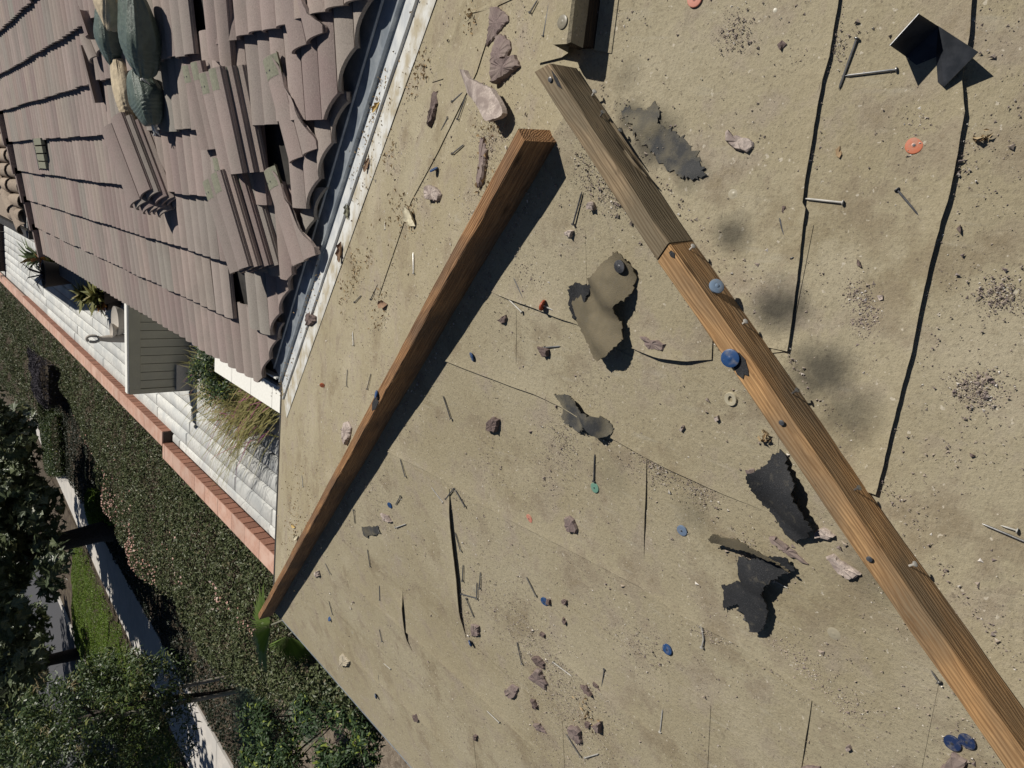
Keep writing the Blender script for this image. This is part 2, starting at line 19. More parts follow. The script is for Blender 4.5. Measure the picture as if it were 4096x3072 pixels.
LAPS = [(3, [(0.1792, -0.42, -0.0974), (0.1288, -0.4228, -0.098), (0.0494, -0.4254, -0.0987), (0.0169, -0.4219, -0.0978), (-0.048, -0.423, -0.0981), (-0.1198, -0.4247, -0.0985), (-0.1614, -0.4274, -0.0991), (-0.1697, -0.4327, -0.1003), (-0.2911, -0.4425, -0.1026), (-0.3927, -0.4482, -0.1039)], 'up', 0.0058), (3, [(0.1621, -0.5819, -0.1349), (0.0686, -0.596, -0.1382), (0.0114, -0.5994, -0.139), (-0.0274, -0.611, -0.1417), (-0.0567, -0.6123, -0.142), (-0.1326, -0.6164, -0.1429), (-0.173, -0.6131, -0.1422), (-0.2666, -0.6122, -0.142), (-0.3578, -0.6153, -0.1427), (-0.4463, -0.6135, -0.1423), (-0.5835, -0.613, -0.1421)], 'up', 0.0074), (1, [(-0.4041, 0.3053, -0.0937), (-0.4144, 0.1626, -0.0961), (-0.4249, 0.0752, -0.0985), (-0.4342, -0.0145, -0.1007)], 'up1', 0.0055), (1, [(-0.6198, 0.6707, -0.1437), (-0.621, 0.5122, -0.144), (-0.6231, 0.2286, -0.1445), (-0.6211, 0.1624, -0.144), (-0.6289, 0.0711, -0.1458), (-0.6531, -0.0567, -0.1515), (-0.6702, -0.1712, -0.1554), (-0.6752, -0.2233, -0.1566), (-0.6835, -0.3536, -0.1585), (-0.686, -0.4501, -0.1591)], 'up1', 0.0042), (1, [(-1.0271, 1.037, -0.2382), (-1.0072, 0.6963, -0.2336), (-1.0032, 0.591, -0.2326), (-1.01, 0.3089, -0.2342), (-0.9975, 0.095, -0.2313), (-0.9858, -0.1602, -0.2286), (-0.9988, -0.2637, -0.2316), (-0.9922, -0.4095, -0.2301), (-1.0048, -0.496, -0.233), (-1.019, -0.5541, -0.2363), (-1.0384, -0.695, -0.2408), (-1.0526, -0.7433, -0.2441)], 'up1', 0.0036), (1, [(-1.778, 1.5685, -0.4123), (-1.7811, 1.3061, -0.413), (-1.7693, 0.7879, -0.4103), (-1.7638, 0.471, -0.409), (-1.7786, 0.3124, -0.4125), (-1.7742, 0.2025, -0.4114), (-1.7717, 0.124, -0.4109)], 'up1', 0.0036), (1, [(-2.2515, 1.8884, -0.5221), (-2.2551, 1.5114, -0.5229), (-2.1896, 0.914, -0.5078), (-2.1806, 0.6501, -0.5057), (-2.1775, 0.5918, -0.505)], 'up1', 0.0034), (1, [(-1.3547, 0.21, -0.3141), (-1.3654, 0.0198, -0.3166), (-1.3703, -0.1408, -0.3178), (-1.3738, -0.2743, -0.3186), (-1.3833, -0.3462, -0.3208)], 'up1', 0.0034), (1, [(-0.4334, 0.2104, -0.1005), (-0.4866, 0.2137, -0.1128), (-0.6228, 0.2277, -0.1444)], 'far', 0.0042), (1, [(-0.6704, -0.1706, -0.1555), (-0.7693, -0.1699, -0.1784), (-0.8907, -0.1667, -0.2066), (-0.9604, -0.1657, -0.2227)], 'far', 0.0042), (1, [(-1.0184, -0.555, -0.2362), (-1.0836, -0.554, -0.2513), (-1.1718, -0.5509, -0.2717), (-1.2179, -0.5491, -0.2824)], 'far', 0.0035), (1, [(-1.0261, 0.5707, -0.2379), (-1.1494, 0.5732, -0.2665), (-1.3347, 0.5703, -0.3095), (-1.4613, 0.5793, -0.3389), (-1.5616, 0.5676, -0.3621)], 'far', 0.009), (1, [(-1.5886, 0.954, -0.3684), (-1.6758, 0.9635, -0.3886), (-1.8157, 0.9704, -0.421), (-1.8495, 0.9501, -0.4289)], 'far', 0.008), (3, [(-0.4011, -0.4224, -0.098), (-0.3927, -0.4482, -0.1039)], 'up1', 0.006), (1, [(-0.45, -0.114, -0.1044), (-0.4545, -0.206, -0.1054), (-0.4467, -0.2678, -0.1036), (-0.435, -0.3149, -0.1009)], 'up1', 0.008), (3, [(-0.3987, -0.4608, -0.1069), (-0.4426, -0.512, -0.1187), (-0.4961, -0.5584, -0.1295), (-0.5251, -0.5851, -0.1357)], 'px', 0.003), (2, [(0.1041, 0.7256, -0.1683), (0.2277, 0.5504, -0.1276), (0.2364, 0.5305, -0.123), (0.2237, 0.406, -0.0941)], 'up2', 0.003), (2, [(0.2243, 0.557, -0.1292), (0.0942, 0.6374, -0.1478), (-0.0815, 0.8378, -0.1943), (-0.2131, 1.0095, -0.2341), (-0.5204, 1.2408, -0.2877)], 'up2', 0.002)]
SCRAP_FOLD = [(-0.2671, -0.1118, -0.0619), (-0.2716, -0.1188, -0.063), (-0.2771, -0.1272, -0.0643), (-0.2847, -0.1356, -0.066), (-0.2925, -0.1411, -0.0678), (-0.3046, -0.1466, -0.0706), (-0.3149, -0.1494, -0.073), (-0.3242, -0.1439, -0.0752), (-0.3367, -0.1467, -0.0781), (-0.344, -0.1411, -0.0798), (-0.3545, -0.1297, -0.0822), (-0.3628, -0.1182, -0.0841), (-0.3707, -0.1108, -0.086), (-0.3862, -0.1122, -0.0896), (-0.3983, -0.1208, -0.0924), (-0.416, -0.1237, -0.0965), (-0.429, -0.128, -0.0995), (-0.4422, -0.1191, -0.1026), (-0.4567, -0.1056, -0.1059), (-0.4687, -0.0933, -0.1087), (-0.4799, -0.0746, -0.1113), (-0.4875, -0.0619, -0.113), (-0.467, -0.0432, -0.1083), (-0.4397, -0.0214, -0.102), (-0.4296, -0.0103, -0.0996), (-0.4073, 0.0004, -0.0945), (-0.3944, 0.0098, -0.0915), (-0.3795, 0.0142, -0.088), (-0.36, -0.0144, -0.0835), (-0.3456, -0.034, -0.0802), (-0.3298, -0.0329, -0.0765), (-0.3137, -0.0535, -0.0727), (-0.2967, -0.066, -0.0688), (-0.2789, -0.09, -0.0647)]
SCRAP_FOLD_UNDER = [(-0.3433, -0.0341, -0.0796), (-0.3409, -0.0183, -0.079), (-0.3461, -0.0052, -0.0803), (-0.342, 0.0076, -0.0793), (-0.352, 0.0213, -0.0816), (-0.3606, 0.0318, -0.0836), (-0.3731, 0.0273, -0.0865), (-0.3903, 0.0298, -0.0905), (-0.4063, 0.0238, -0.0942), (-0.4199, 0.0176, -0.0974), (-0.4225, 0.0043, -0.098), (-0.414, -0.0026, -0.096), (-0.3931, -0.0132, -0.0912)]
SCRAP_GREY = [(-0.6039, 0.0921, -0.14), (-0.6002, 0.0725, -0.1392), (-0.5949, 0.0503, -0.138), (-0.5976, 0.0219, -0.1386), (-0.6021, -0.0058, -0.1396), (-0.6095, -0.0175, -0.1413), (-0.6139, -0.0393, -0.1424), (-0.6148, -0.0591, -0.1426), (-0.6248, -0.0784, -0.1449), (-0.6325, -0.0873, -0.1467), (-0.6448, -0.0813, -0.1495), (-0.6544, -0.0714, -0.1518), (-0.6569, -0.0549, -0.1523), (-0.6527, -0.0382, -0.1514), (-0.6448, -0.0198, -0.1495), (-0.652, -0.0092, -0.1512), (-0.6629, -0.0001, -0.1537), (-0.6715, 0.0143, -0.1557), (-0.6675, 0.0285, -0.1548), (-0.6634, 0.0428, -0.1538), (-0.6594, 0.0573, -0.1529), (-0.6479, 0.0659, -0.1503), (-0.631, 0.065, -0.1463), (-0.6168, 0.0735, -0.143)]
SCRAP_SHEET = [(-0.5606, -0.4582, -0.13), (-0.5639, -0.4658, -0.1308), (-0.5755, -0.4751, -0.1335), (-0.5918, -0.4888, -0.1372), (-0.5992, -0.4977, -0.139), (-0.6102, -0.4966, -0.1415), (-0.6159, -0.4931, -0.1428), (-0.6274, -0.5023, -0.1455), (-0.636, -0.5132, -0.1475), (-0.6515, -0.5228, -0.1511), (-0.6574, -0.5293, -0.1525), (-0.67, -0.5356, -0.1554), (-0.6771, -0.5293, -0.157), (-0.6932, -0.5228, -0.1607), (-0.7067, -0.5076, -0.1639), (-0.7105, -0.5016, -0.1648), (-0.7067, -0.4822, -0.1639), (-0.6954, -0.4661, -0.1613), (-0.684, -0.4498, -0.1586), (-0.676, -0.4358, -0.1568), (-0.6648, -0.4238, -0.1542), (-0.6514, -0.4171, -0.1511), (-0.6399, -0.4118, -0.1484), (-0.6203, -0.4098, -0.1439), (-0.6091, -0.413, -0.1413), (-0.6034, -0.426, -0.1399), (-0.5876, -0.4401, -0.1363), (-0.5701, -0.4474, -0.1322)]
SCRAP_T = [(-0.788, -0.3986, -0.1827), (-0.7812, -0.4219, -0.1812), (-0.766, -0.4451, -0.1776), (-0.7533, -0.4677, -0.1747), (-0.7505, -0.4865, -0.174), (-0.7681, -0.505, -0.1781), (-0.7793, -0.489, -0.1807), (-0.7974, -0.4712, -0.1849), (-0.8144, -0.4588, -0.1889), (-0.836, -0.4544, -0.1939), (-0.8549, -0.4599, -0.1983), (-0.8693, -0.4658, -0.2016), (-0.8975, -0.4632, -0.2081), (-0.9196, -0.4546, -0.2133), (-0.9314, -0.4344, -0.216), (-0.9132, -0.4276, -0.2118), (-0.9028, -0.4175, -0.2094), (-0.9099, -0.4006, -0.211), (-0.892, -0.4039, -0.2069), (-0.9058, -0.3871, -0.21), (-0.9249, -0.3693, -0.2145), (-0.9051, -0.3669, -0.2099), (-0.8814, -0.3679, -0.2044), (-0.8725, -0.3629, -0.2023), (-0.8635, -0.3758, -0.2003), (-0.8448, -0.3966, -0.1959), (-0.8365, -0.4068, -0.194), (-0.814, -0.4032, -0.1888)]
SCRAP_CURL = [(-0.7801, -0.3348, -0.1809), (-0.7641, -0.3461, -0.1772), (-0.7539, -0.3566, -0.1748), (-0.7558, -0.3697, -0.1753), (-0.7506, -0.3865, -0.1741), (-0.7395, -0.4067, -0.1715), (-0.7388, -0.4271, -0.1713), (-0.7404, -0.451, -0.1717), (-0.7479, -0.4749, -0.1734), (-0.7681, -0.505, -0.1781), (-0.7505, -0.4865, -0.174), (-0.7513, -0.4675, -0.1742), (-0.7517, -0.44, -0.1743), (-0.7621, -0.4082, -0.1767), (-0.7716, -0.392, -0.1789), (-0.7789, -0.3667, -0.1806), (-0.7815, -0.3492, -0.1812)]
SCRAP_SQUARE = [(-1.4298, 1.2058, -0.3316), (-1.401, 1.1475, -0.3249), (-1.392, 1.1227, -0.3228), (-1.3658, 1.072, -0.3167), (-1.3784, 1.0682, -0.3196), (-1.3903, 1.057, -0.3224), (-1.4114, 1.0913, -0.3273), (-1.4368, 1.1424, -0.3332), (-1.4563, 1.1704, -0.3377), (-1.4619, 1.2027, -0.339)]
SMEAR = [(-0.0294, -0.0932, -0.0216), (-0.0218, -0.1017, -0.0236), (-0.0259, -0.1405, -0.0326), (-0.0107, -0.1589, -0.0368), (-0.0291, -0.171, -0.0397), (-0.0517, -0.1679, -0.0389), (-0.0574, -0.196, -0.0455), (-0.0731, -0.223, -0.0517), (-0.1044, -0.2544, -0.059), (-0.13, -0.2674, -0.062), (-0.1397, -0.2409, -0.0559), (-0.1309, -0.2128, -0.0493), (-0.1094, -0.1819, -0.0422), (-0.0874, -0.1551, -0.036), (-0.0753, -0.1342, -0.0311), (-0.0503, -0.1207, -0.028)]
METAL = {'tl': (0.0858, -0.5522, -0.0661), 'l': (0.0479, -0.5259, -0.06), 'f1a': (0.0832, -0.5585, -0.1215), 'f1b': (0.047, -0.525, -0.1177), 'f2b': (0.0151, -0.5666, -0.1294), 'b': (0.0038, -0.583, -0.1232), 'rr': (0.0416, -0.6198, -0.1097), 'c2': (0.0313, -0.5432, -0.126)}
DARK_BLOTS = [((-0.2209, -0.3273, -0.0759), 0.035, 0.7), ((-0.3263, -0.4224, -0.0979), 0.045, 0.85), ((-0.4131, -0.499, -0.1157), 0.05, 0.8), ((-0.4691, -0.5531, -0.1283), 0.05, 0.5), ((-0.0745, -0.167, -0.0387), 0.05, 0.9), ((-0.1254, -0.2385, -0.0553), 0.03, 0.8), ((-0.0377, -0.1139, -0.0264), 0.03, 0.9), ((0.0332, -0.0979, -0.0227), 0.03, 0.3), ((-0.7111, -0.6288, -0.1649), 0.05, 0.35), ((-0.7568, -0.2842, -0.1755), 0.04, 0.3), ((-0.746, -0.0764, -0.173), 0.05, 0.2)]
GRIT = [((0.0641, -0.415, -0.0962), 3, 0.028, 260), ((-0.0907, -0.5913, -0.1371), 3, 0.027, 300), ((-0.0375, -0.5713, -0.1325), 3, 0.018, 200), ((-0.0907, -0.4086, -0.0948), 3, 0.019, 150), ((-0.3242, -0.5523, -0.1281), 3, 0.024, 300), ((-0.2896, -0.5319, -0.1233), 3, 0.02, 200), ((0.0925, -0.2798, -0.0649), 3, 0.024, 200), ((-0.3684, 0.1505, -0.0854), 1, 0.049, 250), ((-0.6203, 0.0085, -0.1438), 1, 0.076, 300), ((-0.7188, 0.0761, -0.1667), 1, 0.051, 220), ((-0.69, -0.1524, -0.16), 1, 0.054, 260), ((-0.8189, 0.1245, -0.1899), 1, 0.074, 260), ((-0.681, -0.2098, -0.1579), 1, 0.032, 250), ((-0.6966, -0.2992, -0.1615), 1, 0.035, 200), ((-0.9847, -0.3287, -0.2283), 1, 0.04, 250), ((-0.9663, -0.4867, -0.2241), 1, 0.039, 250), ((-0.974, -0.5365, -0.2259), 1, 0.042, 350), ((-0.9941, -0.6209, -0.2305), 1, 0.03, 200), ((-1.3362, 0.3708, -0.3098), 1, 0.133, 400), ((-1.3612, 0.2208, -0.3157), 1, 0.122, 500), ((-1.4122, 0.1144, -0.3275), 1, 0.137, 700), ((-1.5106, 0.0716, -0.3503), 1, 0.15, 700), ((-1.6841, 0.1814, -0.3905), 1, 0.135, 400), ((-1.1623, -0.1536, -0.2695), 1, 0.076, 300), ((-1.5038, 0.5525, -0.3487), 1, 0.066, 200), ((-0.0628, 0.3408, -0.079), 2, 0.076, 400), ((-0.2097, 0.8728, -0.2024), 2, 0.126, 350), ((-0.1041, 0.7534, -0.1747), 2, 0.095, 250), ((-0.5018, 1.1011, -0.2553), 2, 0.155, 300), ((-0.7232, 1.3574, -0.3148), 2, 0.191, 300), ((-1.0975, 1.4579, -0.3381), 2, 0.215, 250), ((-1.3368, 1.8407, -0.4269), 2, 0.276, 200), ((-1.8848, 2.2344, -0.5182), 2, 0.305, 250), ((-1.2377, 1.0598, -0.287), 1, 0.121, 250), ((-0.2094, 0.3873, -0.0898), 2, 0.081, 200), ((-0.1614, -0.1044, -0.0374), 1, 0.041, 200), ((-0.1371, -0.043, -0.0318), 1, 0.05, 220), ((-0.3985, -0.7002, -0.1624), 3, 0.026, 250), ((-0.2641, -0.7004, -0.1624), 3, 0.022, 200), ((-0.7809, -0.4015, -0.1811), 1, 0.028, 160), ((-1.0142, 0.529, -0.2352), 1, 0.068, 160), ((-0.8754, 0.361, -0.203), 1, 0.069, 160)]
LITTER = [((0.1195, 1.1312, -0.2623), 2, 0.102, 0.5), ((0.0274, 1.2428, -0.2882), 2, 0.124, 0.5), ((-0.084, 1.3342, -0.3094), 2, 0.147, 0.5), ((-0.0101, 1.4756, -0.3422), 2, 0.099, 0.4), ((-0.256, 0.9295, -0.2155), 2, 0.09, 0.4), ((-0.0756, 1.0395, -0.2411), 2, 0.049, 0.3), ((-0.2585, 0.8195, -0.19), 2, 0.062, 0.35), ((-0.0305, 0.3356, -0.0778), 2, 0.057, 0.4), ((-0.1515, 0.3335, -0.0773), 2, 0.039, 0.3), ((-1.6226, 1.8836, -0.4368), 2, 0.202, 0.3), ((-1.9215, 2.1643, -0.5019), 2, 0.242, 0.4), ((-1.7832, 2.0716, -0.4804), 2, 0.172, 0.3), ((-1.4757, 0.0237, -0.3422), 1, 0.046, 0.3), ((-0.4703, 1.3452, -0.3119), 2, 0.094, 0.3), ((-0.575, 1.0317, -0.2392), 2, 0.077, 0.3), ((-1.09, 2.5901, -0.6006), 2, 0.168, 0.35), ((-1.2235, 2.7075, -0.6279), 2, 0.145, 0.3), ((-0.4493, 1.3178, -0.3056), 2, 0.062, 0.3), ((-0.5474, -0.4296, -0.1269), 1, 0.01, 0.2), ((-0.0627, -0.6378, -0.1479), 3, 0.009, 0.2), ((0.2136, 0.4969, -0.1152), 2, 0.037, 0.3), ((0.1573, 0.7924, -0.1838), 2, 0.039, 0.3), ((0.1333, 0.8649, -0.2006), 2, 0.052, 0.3), ((-0.4007, 1.1785, -0.2733), 2, 0.056, 0.3), ((-0.5779, 1.4573, -0.3379), 2, 0.069, 0.3)]
BA_END = (-0.0781, 0.0531, -0.0181)
BA_TAIL = (-2.6321, 2.6761, -0.6104)
LOOSE = [((0.2526, 2.3278, -0.1831), (-0.1511, 2.3039, -0.2767), 0.075, 3, 0, 'loose roof tile on top of a short stack, in the middle of the tile slope'), ((-0.1709, 2.4675, -0.2813), (-0.5719, 2.3571, -0.3743), 0.075, 4, 0, 'loose roof tile on the taller dark sided stack near the valley'), ((0.3078, 2.7202, -0.1603), (-0.056, 2.7096, -0.2447), 0.085, 1, 0, 'loose roof tile with green tinged head beside the sandbags'), ((-0.0995, 2.6307, -0.2798), (-0.5627, 2.6631, -0.3872), 0.06, 1, 0, 'loose roof tile left of the taller stack near the valley'), ((0.2773, 1.7925, -0.1774), (-0.0802, 1.7108, -0.2603), 0.075, 1, 1, 'cut roof tile with a curved broken edge, upper one near the valley'), ((-0.1203, 1.988, -0.2696), (-0.4943, 1.8645, -0.3563), 0.075, 1, 1, 'cut roof tile with a curved broken edge, lower one near the valley'), ((0.618, 2.2639, -0.0934), (0.2929, 2.3646, -0.1688), 0.08, 1, 0, 'loose roof tile above the others at the top edge of the picture'), ((0.5406, 1.5785, -0.1163), (0.2855, 1.5345, -0.1755), 0.075, 1, 1, 'cut roof tile at the top edge of the picture next to the valley')]
EDGE_STACK = ((0.0773, 3.9285, -0.2688), (-0.3308, 3.7075, -0.3634))
BAGS = [((0.6811, 3.3113, 0.0612), (0.5384, 3.4904, 0.0082), 0.092, 'cream', 'cream canvas sandbag at the top edge of the picture'), ((0.6803, 3.8739, -0.0389), (0.4218, 4.0267, -0.1189), 0.092, 'green', 'green plastic sandbag tucked behind the cream one'), ((0.6388, 3.0712, 0.0015), (0.3063, 3.2906, -0.0957), 0.122, 'green', 'big shiny green sandbag, upper of the two in front'), ((0.4362, 3.9371, -0.1255), (0.0682, 3.9457, -0.2109), 0.095, 'cream', 'cream canvas sandbag lying under the green ones'), ((0.3301, 3.429, -0.1001), (0.0624, 3.4019, -0.1722), 0.11, 'green', 'green sandbag with a tied corner, lower of the two in front')]
BROKEN = [(0.5924, 4.3344, -0.1193), (0.2405, 4.6182, -0.2009), (0.2428, 4.3462, -0.2004), (0.4876, 4.3938, -0.1436)]
VENT = [(0.0583, 7.6271, -0.2532), (0.0598, 7.0394, -0.2528), (-0.2488, 7.2087, -0.3244), (-0.2322, 7.7907, -0.3205)]
ZT = -2.95
ZG = -4.3
WALL_X = [(-5.1013, 12.8409, -2.85), (-5.1174, 13.1185, -2.85), (-5.0457, 8.3505, -2.85), (-5.2088, 37.0274, -2.85), (-4.8061, 11.7416, -2.85)]
PANEL = [(-3.6789, 11.6824, -2.95), (-3.6382, 11.6824, -1.9496), (-1.9288, 11.6824, -1.9803)]
FOUNTAIN = (-3.4594, 15.1973, -2.95)
PLANTERWALL = [(-2.3732, 8.3232, -2.2), (-2.3285, 6.172, -2.2), (-2.5081, 6.1557, -2.2), (-2.5327, 8.3156, -2.2)]
SHADOWQ = [(-4.0036, 28.4843, -2.95), (-3.8937, 21.5171, -2.95), (-3.1109, 16.5401, -2.95)]
PLANTS = {'aloe': (-3.0163, 26.7555, -2.95), 'red': (-2.9757, 24.9522, -2.95), 'yel': (-2.8433, 23.1379, -2.95), 'pot': (-2.9772, 21.9039, -2.95), 'ros1': (-2.9282, 17.7409, -2.65), 'ros2': (-2.7739, 16.5028, -2.65), 'red2': (-2.941, 16.5316, -2.95), 'bush': (-3.1291, 9.3667, -2.95), 'grass': (-3.4925, 8.8528, -2.95), 'grass2': (-3.2318, 10.4423, -2.95)}
HEDGE = [(-5.9485, 42.553, -2.8), (-5.987, 33.7339, -2.8), (-6.6479, 29.4117, -2.8), (-6.0477, 23.5175, -2.8), (-6.8147, 22.8576, -2.8), (-7.1473, 20.1104, -2.8), (-8.1875, 18.9993, -2.8), (-8.3506, 17.6233, -2.8), (-8.722, 16.1575, -2.8), (-8.7296, 14.4272, -2.8), (-8.0891, 12.114, -2.8), (-8.4195, 11.3493, -2.8), (-8.4165, 10.1231, -2.8), (-7.8384, 8.6545, -2.8), (-7.3776, 7.5314, -2.8), (-6.6149, 6.2464, -2.8), (-5.7298, 4.9015, -2.8), (-5.1013, 4.1713, -2.8), (-4.9368, 4.895, -2.8), (-4.9319, 6.0841, -2.8)]
HZ = -2.8
SIDEWALK = [(-13.6628, 32.9772, -4.3), (-14.4641, 25.9886, -4.3), (-14.8018, 20.6027, -4.3), (-15.1981, 15.7403, -4.3), (-13.0245, 12.7943, -4.3), (-12.8847, 17.0665, -4.3), (-12.7327, 22.3432, -4.3), (-12.6426, 30.2051, -4.3)]
GREENSTRIP = [(-13.1063, 33.4172, -4.2), (-14.4918, 28.4594, -4.2), (-14.7978, 24.3904, -4.2), (-14.8692, 20.7797, -4.2), (-15.422, 18.0925, -4.2), (-15.8408, 16.6784, -4.2), (-20.4542, 22.9315, -4.2), (-20.0901, 24.3708, -4.2), (-20.1376, 30.6093, -4.2), (-20.3813, 35.2866, -4.2), (-19.666, 38.5927, -4.2), (-16.0734, 36.4547, -4.2)]
GREENBOX = [(-10.6271, 35.2729, -3.9), (-9.894, 31.8206, -3.9), (-12.261, 31.1378, -3.9), (-13.231, 33.9091, -3.9)]
GREENBOX2 = [(-11.1054, 26.1701, -4.0), (-10.3792, 23.4867, -4.0), (-11.0909, 22.8581, -4.0), (-12.4371, 25.9001, -4.0)]
TREE1 = (-11.5232, 23.3213, -4.3)
TREE1T = [(-11.5232, 23.7992, -2.9721)]
TREE2 = (-10.4477, 11.9689, -4.1)
STAKES = [(-10.559, 12.7188, -4.3), (-10.3371, 11.8095, -4.3)]
TREE2T = [(-10.0069, 11.9689, -2.719), (-9.8191, 11.9689, -1.1093)]
STAKET = [(-10.4024, 12.7188, -3.0302), (-10.0346, 11.8095, -2.4934)]
PALM = (-5.5456, 6.8018, -2.45)
BLUEGRASS = (-10.5957, 11.2777, -4.1)
SHRUB = [(-8.4222, 7.9259, -3.0), (-6.8914, 5.9218, -3.0)]
FARROOF = [(-1.1929, 12.3511, -0.75), (0.2417, 12.4076, -0.75), (-1.1864, 15.7081, -0.75), (-0.7022, 12.1765, -0.75)]
PALMTIP = (-6.3387, 8.4144, -2.6)
DRY_LEAVES = [((-0.2556, 0.7953, -0.1724), 0.04, 'pale', 'large pale dried leaf beside the valley, left of the shaded board'), ((-0.4215, 1.5211, -0.3407), 0.04, 'brown', 'curled brown leaf caught at the lowest cut tile'), ((0.0769, 1.1918, -0.2644), 0.026, 'yellow', 'yellow dried leaf in the valley channel, the highest one'), ((-0.5417, 0.9875, -0.217), 0.03, 'brown', 'curled dried leaf lying below the nail beside the valley'), ((-0.266, 1.4556, -0.3255), 0.03, 'grey', 'grey green dried leaf lying on the valley flashing'), ((-0.104, 1.2497, -0.2778), 0.028, 'brown', 'rusty dried leaf in the valley channel'), ((-1.8634, 2.0483, -0.463), 0.028, 'pale', 'pale curled leaf piled at the eave beside the shaded board'), ((-1.8388, 2.1251, -0.4808), 0.022, 'yellow', 'yellow dried leaf at the eave beside the shaded board')]
HOLES = [(0.4775, 2.6413, -0.1559), (-0.0146, 2.1018, -0.2701), (-0.6155, 2.9172, -0.4094)]

# ------------------------------------------------------------------ camera, sky, sun, exposure
cam = D.cameras.new('camera'); cam.sensor_fit = 'HORIZONTAL'; cam.sensor_width = 36.0
cam.lens = 36.0*FPX/4096.0; cam.clip_start = 0.02; cam.clip_end = 400
camo = D.objects.new('camera', cam); COL.objects.link(camo)
_r = [Vector(v) for v in CAM_R]
camo.matrix_world = Matrix(((_r[0][0], -_r[1][0], -_r[2][0], CAM_LOC[0]), (_r[0][1], -_r[1][1], -_r[2][1], CAM_LOC[1]),
                            (_r[0][2], -_r[1][2], -_r[2][2], CAM_LOC[2]), (0, 0, 0, 1)))
SC.camera = camo
SUN_EL, SUN_AZ = math.radians(54), math.radians(61)
SUNV = Vector((math.sin(SUN_AZ)*math.cos(SUN_EL), math.cos(SUN_AZ)*math.cos(SUN_EL), math.sin(SUN_EL)))
w = D.worlds.new('World'); SC.world = w; w.use_nodes = True
nt = w.node_tree; bgn = nt.nodes['Background']; sky = nt.nodes.new('ShaderNodeTexSky'); sky.sky_type = 'NISHITA'
sky.sun_disc = False; sky.air_density = 0.55; sky.dust_density = 0.2; sky.altitude = 900; sky.sun_elevation = SUN_EL; sky.sun_rotation = SUN_AZ; bgn.inputs['Strength'].default_value = 0.05
nt.links.new(sky.outputs[0], bgn.inputs[0])
sl = D.lights.new('sun', 'SUN'); sl.energy = 5.0; sl.angle = math.radians(0.5); sl.color = (1.0, 0.95, 0.87)
so = D.objects.new('sun', sl); COL.objects.link(so); so.rotation_euler = SUNV.to_track_quat('Z', 'Y').to_euler(); so.location = SUNV*60
vs = SC.view_settings; vs.view_transform = 'Standard'; vs.look = 'None'; vs.exposure = 0.0; vs.gamma = 1.0; vs.use_curve_mapping = False

# ------------------------------------------------------------------ material helpers
class NT:
    def __init__(s, name):
        s.m = D.materials.new(name); s.m.use_nodes = True; s.t = s.m.node_tree; s.b = s.t.nodes['Principled BSDF']
        s.pos = s.t.nodes.new('ShaderNodeNewGeometry').outputs['Position']; s.tc = s.t.nodes.new('ShaderNodeTexCoord').outputs['Object']
    def n(s, typ, **kw):
        nd = s.t.nodes.new(typ)
        for k, v in kw.items():
            if k in nd.inputs: s.set(nd.inputs[k], v)
            else: setattr(nd, k, v)
        return nd
    def set(s, inp, v):
        if hasattr(v, 'is_output'): s.t.links.new(v, inp)
        else: inp.default_value = v
    def noise(s, scale, vec=None, detail=3.0, rough=0.55):
        nd = s.n('ShaderNodeTexNoise'); nd.inputs['Scale'].default_value = scale; nd.inputs['Detail'].default_value = detail; nd.inputs['Roughness'].default_value = rough
        s.t.links.new(vec if vec is not None else s.pos, nd.inputs['Vector']); return nd.outputs['Fac']
    def rng(s, v, a, b, c=0.0, d=1.0):
        nd = s.n('ShaderNodeMapRange'); s.set(nd.inputs[0], v)
        for i, q in enumerate((a, b, c, d)): nd.inputs[i+1].default_value = q
        return nd.outputs[0]
    def mix(s, f, a, b, mode='MIX'):
        nd = s.n('ShaderNodeMix', data_type='RGBA', blend_type=mode); s.set(nd.inputs[0], f)
        for i, q in ((6, a), (7, b)):
            s.set(nd.inputs[i], q if hasattr(q, 'is_output') else (*q, 1.0))
        return nd.outputs[2]
    def math(s, op, a, b=0.0):
        nd = s.n('ShaderNodeMath', operation=op); s.set(nd.inputs[0], a); s.set(nd.inputs[1], b); return nd.outputs[0]
    def scale(s, vec, sc):
        nd = s.n('ShaderNodeVectorMath', operation='MULTIPLY'); s.set(nd.inputs[0], vec); nd.inputs[1].default_value = sc; return nd.outputs[0]
    def bump(s, h, strength=0.4, dist=0.003):
        nd = s.n('ShaderNodeBump'); nd.inputs['Strength'].default_value = strength; nd.inputs['Distance'].default_value = dist; s.set(nd.inputs['Height'], h)
        s.t.links.new(nd.outputs[0], s.b.inputs['Normal'])
    def out(s, col, rough=0.85, metal=0.0, spec=0.3):
        s.set(s.b.inputs['Base Color'], col if hasattr(col, 'is_output') else (*col, 1.0)); s.set(s.b.inputs['Roughness'], rough)
        s.b.inputs['Metallic'].default_value = metal; s.b.inputs['Specular IOR Level'].default_value = spec; return s.m
    def rand(s): return s.n('ShaderNodeObjectInfo').outputs['Random']
    def attr(s, name): return s.n('ShaderNodeAttribute', attribute_name=name).outputs['Color']

M = {}
def speck(name, col, var=0.25, rough=0.85, sc=60, bump=0.35, dist=0.002, alt=None, rnd=0.0, spec=0.3):
    k = NT(name); a = k.noise(sc, detail=4); b = k.noise(sc*0.12)
    c1 = tuple(max(0, v*(1-var)) for v in col); c2 = tuple(v*(1+var) for v in col)
    c = k.mix(k.rng(a, .3, .7), c1, c2)
    if alt: c = k.mix(k.rng(b, .42, .62), c, alt)
    if rnd: c = k.mix(1.0, c, k.mix(k.rand(), (1-rnd,)*3, (1+rnd*.6,)*3), 'MULTIPLY')
    k.bump(a, bump, dist); M[name] = k.out(c, rough, spec=spec); return M[name]

